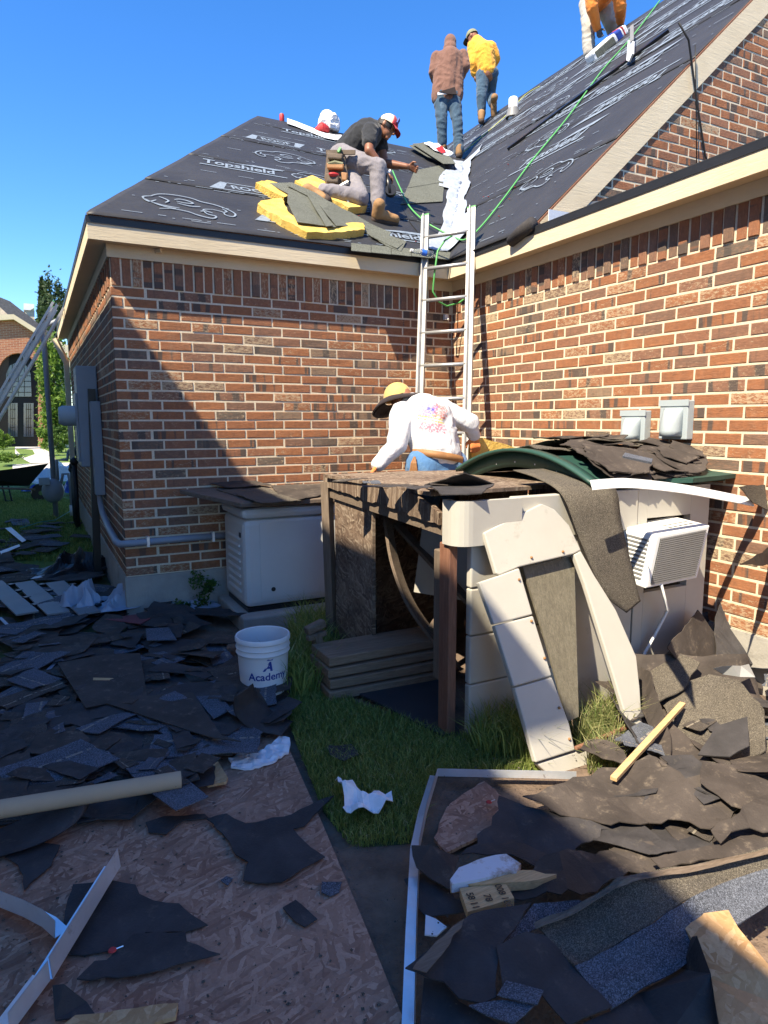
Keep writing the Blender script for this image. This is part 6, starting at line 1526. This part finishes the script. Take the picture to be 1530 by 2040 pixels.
# tool belt: pouch stack, bags, hammer
bn = -FW
def zb(x, y, d=.0): return z9(x, y, D0-.02+d)
pc = p.part('tool_belt', MB().prism([zb(200, 640), zb(420, 640), zb(440, 760), zb(490, 1050), zb(450, 1085), zb(200, 1085), zb(165, 980), zb(185, 760)], FW*.10), M('pouch'), bevel=.015)
for (x0, y0, x1, y1, mt) in ((205, 690, 410, 775, 'pouch'), (195, 815, 425, 900, 'leather'), (185, 945, 360, 1070, 'pouch'), (380, 930, 470, 1050, 'leather')):
    p.part('pocket', MB().prism([zb(x0, y0, -.005), zb(x1, y0+12, -.005), zb(x1-15, y1, -.005), zb(x0+15, y1-8, -.005)], -FW*.045), M(mt), pc, bevel=.014)
p.part('pocket_contents', MB().sphere(zb(290, 945, -.045), (.06, .03, .022), 10, 8), M('red_paint'), pc, smooth=True)
p.part('nail_coil', MB().tube([zb(215, 815, -.03), zb(300, 790, -.04), zb(400, 815, -.03)], .022, 8), M('camo'), pc)
p.part('knife', MB().box(zb(360, 640, -.02), (.05, .02, .05), Mx), M('hose_green'), pc)
p.part('belt', MB().bar(zb(190, 660, .02), zb(560, 660, -.02), .02, .04), M('pouch'), pc)
hm = Thing('hammer', zb(440, 1100), 'steel claw hammer hanging from the kneeling man\'s tool belt', 'hammer')
hm.part('handle', MB().tube([zb(400, 1090, -.06), zb(520, 1440, -.06)], [.011, .015], 10), M('elec_grey'), smooth=True)
hm.part('head', MB().tube([zb(265, 1120, -.06), zb(330, 1115, -.06), zb(400, 1075, -.06), zb(470, 1040, -.06)], [.008, .016, .018, .022], 8), M('alum'))
ng = Thing('nail_gun', z9(980, 1000, D0), 'black pneumatic nail gun held in the kneeling man\'s hand', 'nail gun')
ng.part('body', MB().tube([z9(960, 950, D0+.04), z9(985, 1070, D0+.03), z9(1000, 1190, D0+.02)], [.030, .034, .026], 10), M('plastic_black'), bevel=0, smooth=True)
ng.part('magazine', MB().lathe([(.001, -.03), (.055, -.03), (.06, 0), (.055, .03), (.001, .03)], z9(1010, 1150, D0+.03), 16, Matrix((RT, UP, -FW)).transposed()), M('plastic_black'), auto=True)
ng.part('handle', MB().tube([z9(1010, 890, D0+.05), z9(960, 930, D0+.05)], .016, 8), M('white_plastic'), smooth=True)

# --- man in brown hoodie
def z10(x, y, d): return depth(840+x/7.555, 50+y/7.555, d)
Da = (rp(905, 308, .02)-CAM).dot(FW)
p = pers('man in brown hooded jacket and jeans standing with back turned at the valley head', rp(905, 310, 0)); B = p.base
hipL, hipR = z10(290, 1090, Da), z10(480, 1090, Da); knL, anL = z10(300, 1450, Da-.04), z10(310, 1790, Da+.05); knR, anR = z10(535, 1450, Da-.04), z10(560, 1890, Da-.02)
sL, sR = z10(215, 470, Da), z10(620, 450, Da); eL, eR = z10(170, 720, Da+.02), z10(660, 620, Da-.02); wL, wR = z10(210, 880, Da+.20), z10(600, 780, Da+.22)
nk = z10(425, 330, Da+.04); hc = z10(430, 265, Da+.08); pel = (hipL+hipR)/2; ch = z10(420, 520, Da)
hp, f, u, s, Mx = head_prims(hc, FW*.8-UP*.5, UP*.9+FW*.4, 1.0)
body = hp+[('c', nk, hc-u*.03, .06, .06), ('c', pel, ch, .14, .16), ('c', ch, nk, .15, .07), ('c', sL, sR, .07, .07)]+chain([sL, eL, wL], [.06, .048, .034])+chain([sR, eR, wR], [.06, .048, .034])+chain([hipL, knL, anL], [.09, .065, .045])+chain([hipR, knR, anR], [.09, .065, .045])+hand(wL, FW, UP, .8)+hand(wR, FW-RT*.5, UP, .8)
blob('body', body, .010, 'skin', p.o, B)
blob('hood', [('e', hc+u*.0, (.098, .118, .135), Mx), ('c', nk-UP*.03, hc-u*.06, .11, .09)], .012, 'hoodie_brown', p.o, B, .006, 12)
sh_ = [('c', pel+UP*.02, ch, .16, .185), ('c', ch, nk-UP*.06, .18, .09), ('c', sL+RT*.05-UP*.03, sR-RT*.05-UP*.03, .082, .082), ('c', hipL+UP*.0-RT*.04, ch-RT*.09, .115, .14), ('c', hipR+UP*.02+RT*.04, ch+RT*.09, .115, .14)]+chain([sL, eL, wL], [.080, .070, .052])+chain([sR, eR, wR], [.082, .074, .054])
blob('jacket', sh_, .013, 'hoodie_brown', p.o, B, .014, 8, 5, 2)
tr = chain([hipL, knL, knL.lerp(anL, .5), anL], [.118, .088, .078, .074])+chain([hipR, knR, knR.lerp(anR, .5), anR], [.118, .088, .080, .082])+[('c', hipL, hipR, .125, .125), ('c', pel, pel+UP*.12, .145, .14), ('c', hipL-UP*.12, hipL, .11, .12), ('c', hipR-UP*.12, hipR, .11, .12)]
blob('jeans', tr, .012, 'denim', p.o, B, .014, 9, 4, 5)
p.part('shirt_tail', MB().prism([z10(240, 1010, Da-.18), z10(400, 985, Da-.18), z10(410, 1030, Da-.18), z10(240, 1050, Da-.18)], FW*.02), M('shirt_white'))
p.part('waistband', MB().prism([z10(260, 1000, Da-.19), z10(500, 930, Da-.19), z10(530, 1040, Da-.19), z10(410, 1035, Da-.19)], FW*.02), M('hat_dark'))
boot(p.o, B, z10(325, 1880, Da+.05), z10(345, 1890, Da+.30), UP); boot(p.o, B, z10(560, 1975, Da-.05), z10(575, 1965, Da+.22), UP)

# --- man in yellow hoodie
Db = (mp(962, 249, .02)-CAM).dot(FW)
p = pers('man in yellow hooded sweatshirt and camouflage cap stepping up the roof', mp(962, 249, 0)); B = p.base
hipL, hipR = z10(920, 760, Db), z10(1050, 730, Db); knL, anL = z10(900, 1090, Db-.05), z10(900, 1370, Db+.02); knR, anR = z10(1030, 1060, Db+.25), z10(1070, 1180, Db-.08)
sL, sR = z10(775, 330, Db+.04), z10(1040, 340, Db); eL, eR = z10(785, 560, Db), z10(1110, 500, Db+.06); wL, wR = z10(790, 740, Db+.08), z10(1090, 580, Db+.28)
nk = z10(830, 240, Db+.06); hc = z10(765, 180, Db+.10); pel = (hipL+hipR)/2; ch = z10(930, 430, Db)
k = 1.02; hp, f, u, s, Mx = head_prims(hc, -RT*.8+FW*.55-UP*.35, UP, 1.08)
body = hp+[('c', nk, hc-u*.03, .066, .064), ('c', pel, ch, .15, .17), ('c', ch, nk, .16, .08), ('c', sL, sR, .08, .08)]+chain([sL, eL, wL], [.066, .052, .036])+chain([sR, eR, wR], [.066, .052, .036])+chain([hipL, knL, anL], [.10, .07, .05])+chain([hipR, knR, anR], [.10, .07, .05])+hand(wL, -UP+RT*.15, FW, .7, 1.1)+hand(wR, FW, UP, .8, 1.1)
blob('body', body, .011, 'skin', p.o, B)
blob('sweatshirt', [('c', pel+UP*.06, ch, .175, .205), ('c', ch, nk-UP*.02, .20, .115), ('c', sL, sR, .11, .11), ('e', nk+RT*.08-UP*.05, (.12, .10, .07))]+chain([sL, eL, wL], [.115, .088, .062])+chain([sR, eR, wR], [.11, .095, .07]), .013, 'hoodie_yellow', p.o, B, .018, 8, 4, 4)
blob('jeans', chain([hipL, knL, anL], [.125, .092, .072])+chain([hipR, knR, anR], [.125, .095, .078])+[('c', hipL, hipR, .132, .132), ('c', pel, pel+UP*.1, .14, .13)], .013, 'denim', p.o, B, .015, 9, 4, 8)
boot(p.o, B, z10(900, 1455, Db-.03), z10(890, 1440, Db+.25), UP, k=1.1); boot(p.o, B, z10(1075, 1170, Db-.12), z10(1085, 1385, Db-.02), -FW, k=1.1)
co_ = p.part('cap', dome(hc+u*.02, Mx, (.10, .118, .128), .0), M('camo'), smooth=True)
p.part('visor', brim(hc+u*.02+f*.10, f, s, u, .095, .09, .03), M('hat_dark'), co_, smooth=True)

# --- man in orange shirt bending over a bundle (upper body above the picture)
def z11(x, y, d): return depth(1120+x/7.65, y/7.65, d)
Dc = (mp(1172, 112, .02)-CAM).dot(FW)
p = pers('man in orange shirt and gloves bending over a shingle bundle', mp(1175, 112, 0)); B = p.base
hL, hR = z11(400, 70, Dc+.12), z11(640, 70, Dc+.12); kL, aL = z11(400, 400, Dc+.0), z11(405, 800, Dc+.02); kR, aR = z11(735, 330, Dc+.1), z11(790, 520, Dc+.22)
sL, sR = z11(440, -200, Dc-.42), z11(840, -200, Dc-.42); eL, eR = z11(455, 130, Dc-.36), z11(885, 120, Dc-.30); wL, wR = z11(535, 430, Dc-.16), z11(890, 335, Dc-.06)
pel = (hL+hR)/2+UP*.05; ch = z11(640, -190, Dc-.2); nk = z11(640, -290, Dc-.45); hc = z11(640, -380, Dc-.6)
hp, f, u, s, Mx = head_prims(hc, -FW*.6-UP*.7, UP*.6-FW*.8)
body = hp+[('c', nk, hc, .06, .06), ('c', pel, ch, .15, .16), ('c', ch, nk, .15, .07), ('c', sL, sR, .07, .07)]+chain([sL, eL, wL], [.06, .048, .034])+chain([sR, eR, wR], [.06, .048, .034])+chain([hL, kL, aL], [.095, .065, .045])+chain([hR, kR, aR], [.095, .065, .045])
blob('body', body, .011, 'skin', p.o, B)
blob('shirt', [('c', pel, ch, .185, .20), ('c', ch, nk, .19, .10), ('c', sL, sR, .10, .10)]+chain([sL, eL, wL], [.10, .085, .055])+chain([sR, eR, wR], [.10, .088, .06]), .013, 'shirt_orange', p.o, B, .014, 9, 4, 2)
blob('trousers', chain([hL, kL, aL], [.13, .10, .085])+chain([hR, kR, aR], [.13, .105, .085])+[('c', hL, hR, .14, .14)], .013, 'pants_khaki', p.o, B, .014, 9, 4, 6)
blob('glove', hand(wL, -UP*.9+RT*.35, RT-FW*.3, .5, 1.15), .008, 'glove', p.o, B); blob('glove', hand(wR, -UP*.6+RT*.2-FW*.1, -RT, .6, 1.15), .008, 'glove', p.o, B)
boot(p.o, B, z11(400, 850, Dc), z11(440, 850, Dc+.2), UP)
bu = Thing('shingle_bundle', mp(1195, 95, .0), 'wrapped bundle of dark shingles with blue and red wrapper on the main roof', 'shingle bundle')
a0, a1 = mp(1176, 118, .06), mp(1240, 62, .06); ax = (a1-a0).normalized(); sd = nM.cross(ax)
def bpt(t_, w_, h_): return a0.lerp(a1, t_)+sd*w_+nM*h_
bu.part('wrapper', MB().bar(a0.lerp(a1, -.02), a0.lerp(a1, 1.02), .24, .13, nM), M('bag_white'), bevel=.03)
fs_ = -1 if sd.dot(CAM-a0) < 0 else 1
bu.part('shingles', MB().bar(a0.lerp(a1, .04)+sd*fs_*.075, a0.lerp(a1, .62)+sd*fs_*.075, .10, .10, nM), M('shingle_new'), bevel=.01)
bu.part('wrapper_band', MB().bar(a0.lerp(a1, .66), a0.lerp(a1, .86), .255, .145, nM), M('blue_ink'), bevel=.03); bu.part('wrapper_band', MB().bar(a0.lerp(a1, .87), a0.lerp(a1, .92), .253, .143, nM), M('red_paint'), bevel=.03)

# --- worker in white shirt behind the shed
def z12(x, y, d): return depth(710+x/5.464, 740+y/5.464, d)
De = 5.0
p = pers('man in white long sleeved shirt and brimmed straw hat bending behind the shed', (2.15, -1.15, 0)); B = p.base
hL, hR = z12(740, 1040, De), z12(1010, 1040, De+.1); pel = (hL+hR)/2
kL, kR = V((hL.x, hL.y+.06, .5)), V((hR.x, hR.y+.08, .5)); aL, aR = V((hL.x, hL.y+.12, .09)), V((hR.x, hR.y+.12, .09))
ch = z12(780, 560, De+.10); sL, sR = z12(500, 470, De+.02), z12(930, 440, De+.20); nk = z12(620, 340, De+.18); hc = z12(500, 300, De+.26)
eL, wL = z12(440, 800, De-.05), z12(240, 1010, De-.12); eR, wR = z12(1230, 560, De+.22), z12(1280, 690, De+.26)
hp, f, u, s, Mx = head_prims(hc, FW*.55-RT*.65-UP*.55, UP*.75-RT*.35+FW*.2)
body = hp+[('c', nk, hc, .065, .065), ('c', pel, ch, .16, .17), ('c', ch, nk, .16, .07), ('c', sL, sR, .07, .07)]+chain([sL, eL, wL], [.06, .048, .034])+chain([sR, eR, wR], [.06, .048, .034])+chain([hL, kL, aL], [.10, .07, .05])+chain([hR, kR, aR], [.10, .07, .05])
blob('body', body, .009, 'skin', p.o, B)
blob('shirt', [('c', pel+UP*.10, ch, .185, .205), ('c', ch, nk-UP*.02, .20, .095), ('c', sL, sR, .095, .105), ('c', ch, (sL+sR)/2, .20, .15)]+chain([sL, eL, wL], [.098, .076, .052])+chain([sR, eR, wR], [.098, .078, .052]), .011, 'shirt_white', p.o, B, .014, 9, 4, 9)
blob('jeans', [('c', hL, hR, .15, .15), ('c', pel, pel+UP*.05, .165, .165)]+chain([hL, kL, aL], [.145, .10, .085])+chain([hR, kR, aR], [.145, .10, .085]), .012, 'denim_blue', p.o, B, .010, 9, 4, 1)
gl = blob('glove', hand(wL, wL-eL-UP*.05, FW, .7, 1.1), .008, 'glove_orange', p.o, B); blob('glove', hand(wR, -UP*.8+RT*.1, -RT, .9, 1.1), .008, 'glove_orange', p.o, B)
boot(p.o, B, V((aL.x, aL.y-.04, .012)), V((aL.x+.06, aL.y+.18, .012)), (0, 0, 1)); boot(p.o, B, V((aR.x, aR.y-.04, .012)), V((aR.x+.06, aR.y+.18, .012)), (0, 0, 1))
belt = [pel+UP*.075+Mx0 for Mx0 in [RT*(.20*math.cos(a))+FW*(.20*math.sin(a))-UP*(.03*math.cos(a)) for a in [2*math.pi*i/24 for i in range(25)]]]
P = [[q-UP*.026, q+UP*.026] for q in belt]; p.part('tool_belt', MB().grid(P, .006), M('leather'), smooth=True)
for i in range(7): p.part('belt_fringe', MB().tube([z12(635, 930, De-.14), z12(600+i*8, 1000, De-.15), z12(580+i*14, 1110+6*(i % 3), De-.14)], [.008, .007, .004], 6), M('leather'))
# printed picture on the back of the shirt (flat print in the cloth)
c0 = z12(810, 510, De-.1)-B; k = NT('shirt_print'); co = k.coord(); rel = k.n('VectorMath', {0: co, 1: tuple(c0)}, operation='SUBTRACT').outputs[0]
uu = k.n('VectorMath', {0: rel, 1: tuple((RT-UP*.18).normalized())}, operation='DOT_PRODUCT').outputs['Value']; vv = k.n('VectorMath', {0: rel, 1: tuple((UP+RT*.18).normalized())}, operation='DOT_PRODUCT').outputs['Value']
dd = k.n('VectorMath', {0: rel, 1: tuple(-FW)}, operation='DOT_PRODUCT').outputs['Value']
wob_ = k.math('MULTIPLY', k.math('SUBTRACT', k.noise(co, 38, 4, .7), .5), .09)
inb = lambda c_, h_, val: k.math('LESS_THAN', k.math('ABSOLUTE', k.math('SUBTRACT', k.math('ADD', val, wob_), c_)), h_)
am = lambda a_, b_: k.math('MULTIPLY', a_, b_)
base = k.ramp(k.noise(co, 4, 5, .6), [(.3, (.58, .58, .595)), (.7, (.64, .64, .655))])
fr = k.math('GREATER_THAN', dd, -.10); spk = k.ramp(k.noise(co, 70, 3, .6), [(.42, .25), (.55, .9)])
ln = k.math('GREATER_THAN', k.math('SINE', k.math('MULTIPLY', vv, 300)), -.1)
for uc, uh, vc, vh, cl, ex in ((-.035, .075, .06, .055, (.25, .20, .42), None), (.06, .05, .07, .05, (.62, .16, .14), None), (.0, .10, -.005, .03, (.58, .48, .10), ln), (.03, .10, -.065, .032, (.52, .14, .20), None), (.0, .03, .07, .02, (.10, .10, .45), None)):
    mk = am(am(inb(uc, uh, uu), inb(vc, vh, vv)), am(fr, spk))
    if ex is not None: mk = am(mk, ex)
    base = k.mix(mk, base, cl)
wv = k.noise(k.mapn(co, (1, 1, .55)), 9, 4, .55, 1.4); k.set(base=base, rough=.9, spec=.15, normal=k.bump(wv, .8, .02)); MATS['shirt_print'] = k.m
for ch_ in p.o.children:
    if ch_.name.startswith('shirt'): ch_.data.materials[0] = k.m
# hat
hcrown = z12(440, 245, De+.30); hu = (z12(395, 180, De+.30)-z12(500, 400, De+.30)).normalized(); hu = (hu*.85+UP*.35+FW*.1).normalized()
hs_ = hu.cross(FW).normalized(); hf = hs_.cross(hu); HM = Matrix((hs_, hf, hu)).transposed()
hat = p.part('hat', dome(hcrown-hu*.03, HM, (.115, .125, .12), -.05), M('hat_straw'), smooth=True)
P = []
for i in range(33):
    a = 2*math.pi*i/32; row = []
    for j in range(6):
        r_ = .112+.125*j/5; row.append(hcrown-hu*(.035+.06*(j/5)**2+.015*math.sin(2*a))+hs_*r_*math.cos(a)+hf*r_*math.sin(a))
    P.append(row)
p.part('hat_brim', MB().grid(P, .004), M('hat_dark'), hat, smooth=True)
bpy.data.scenes.remove(TS)
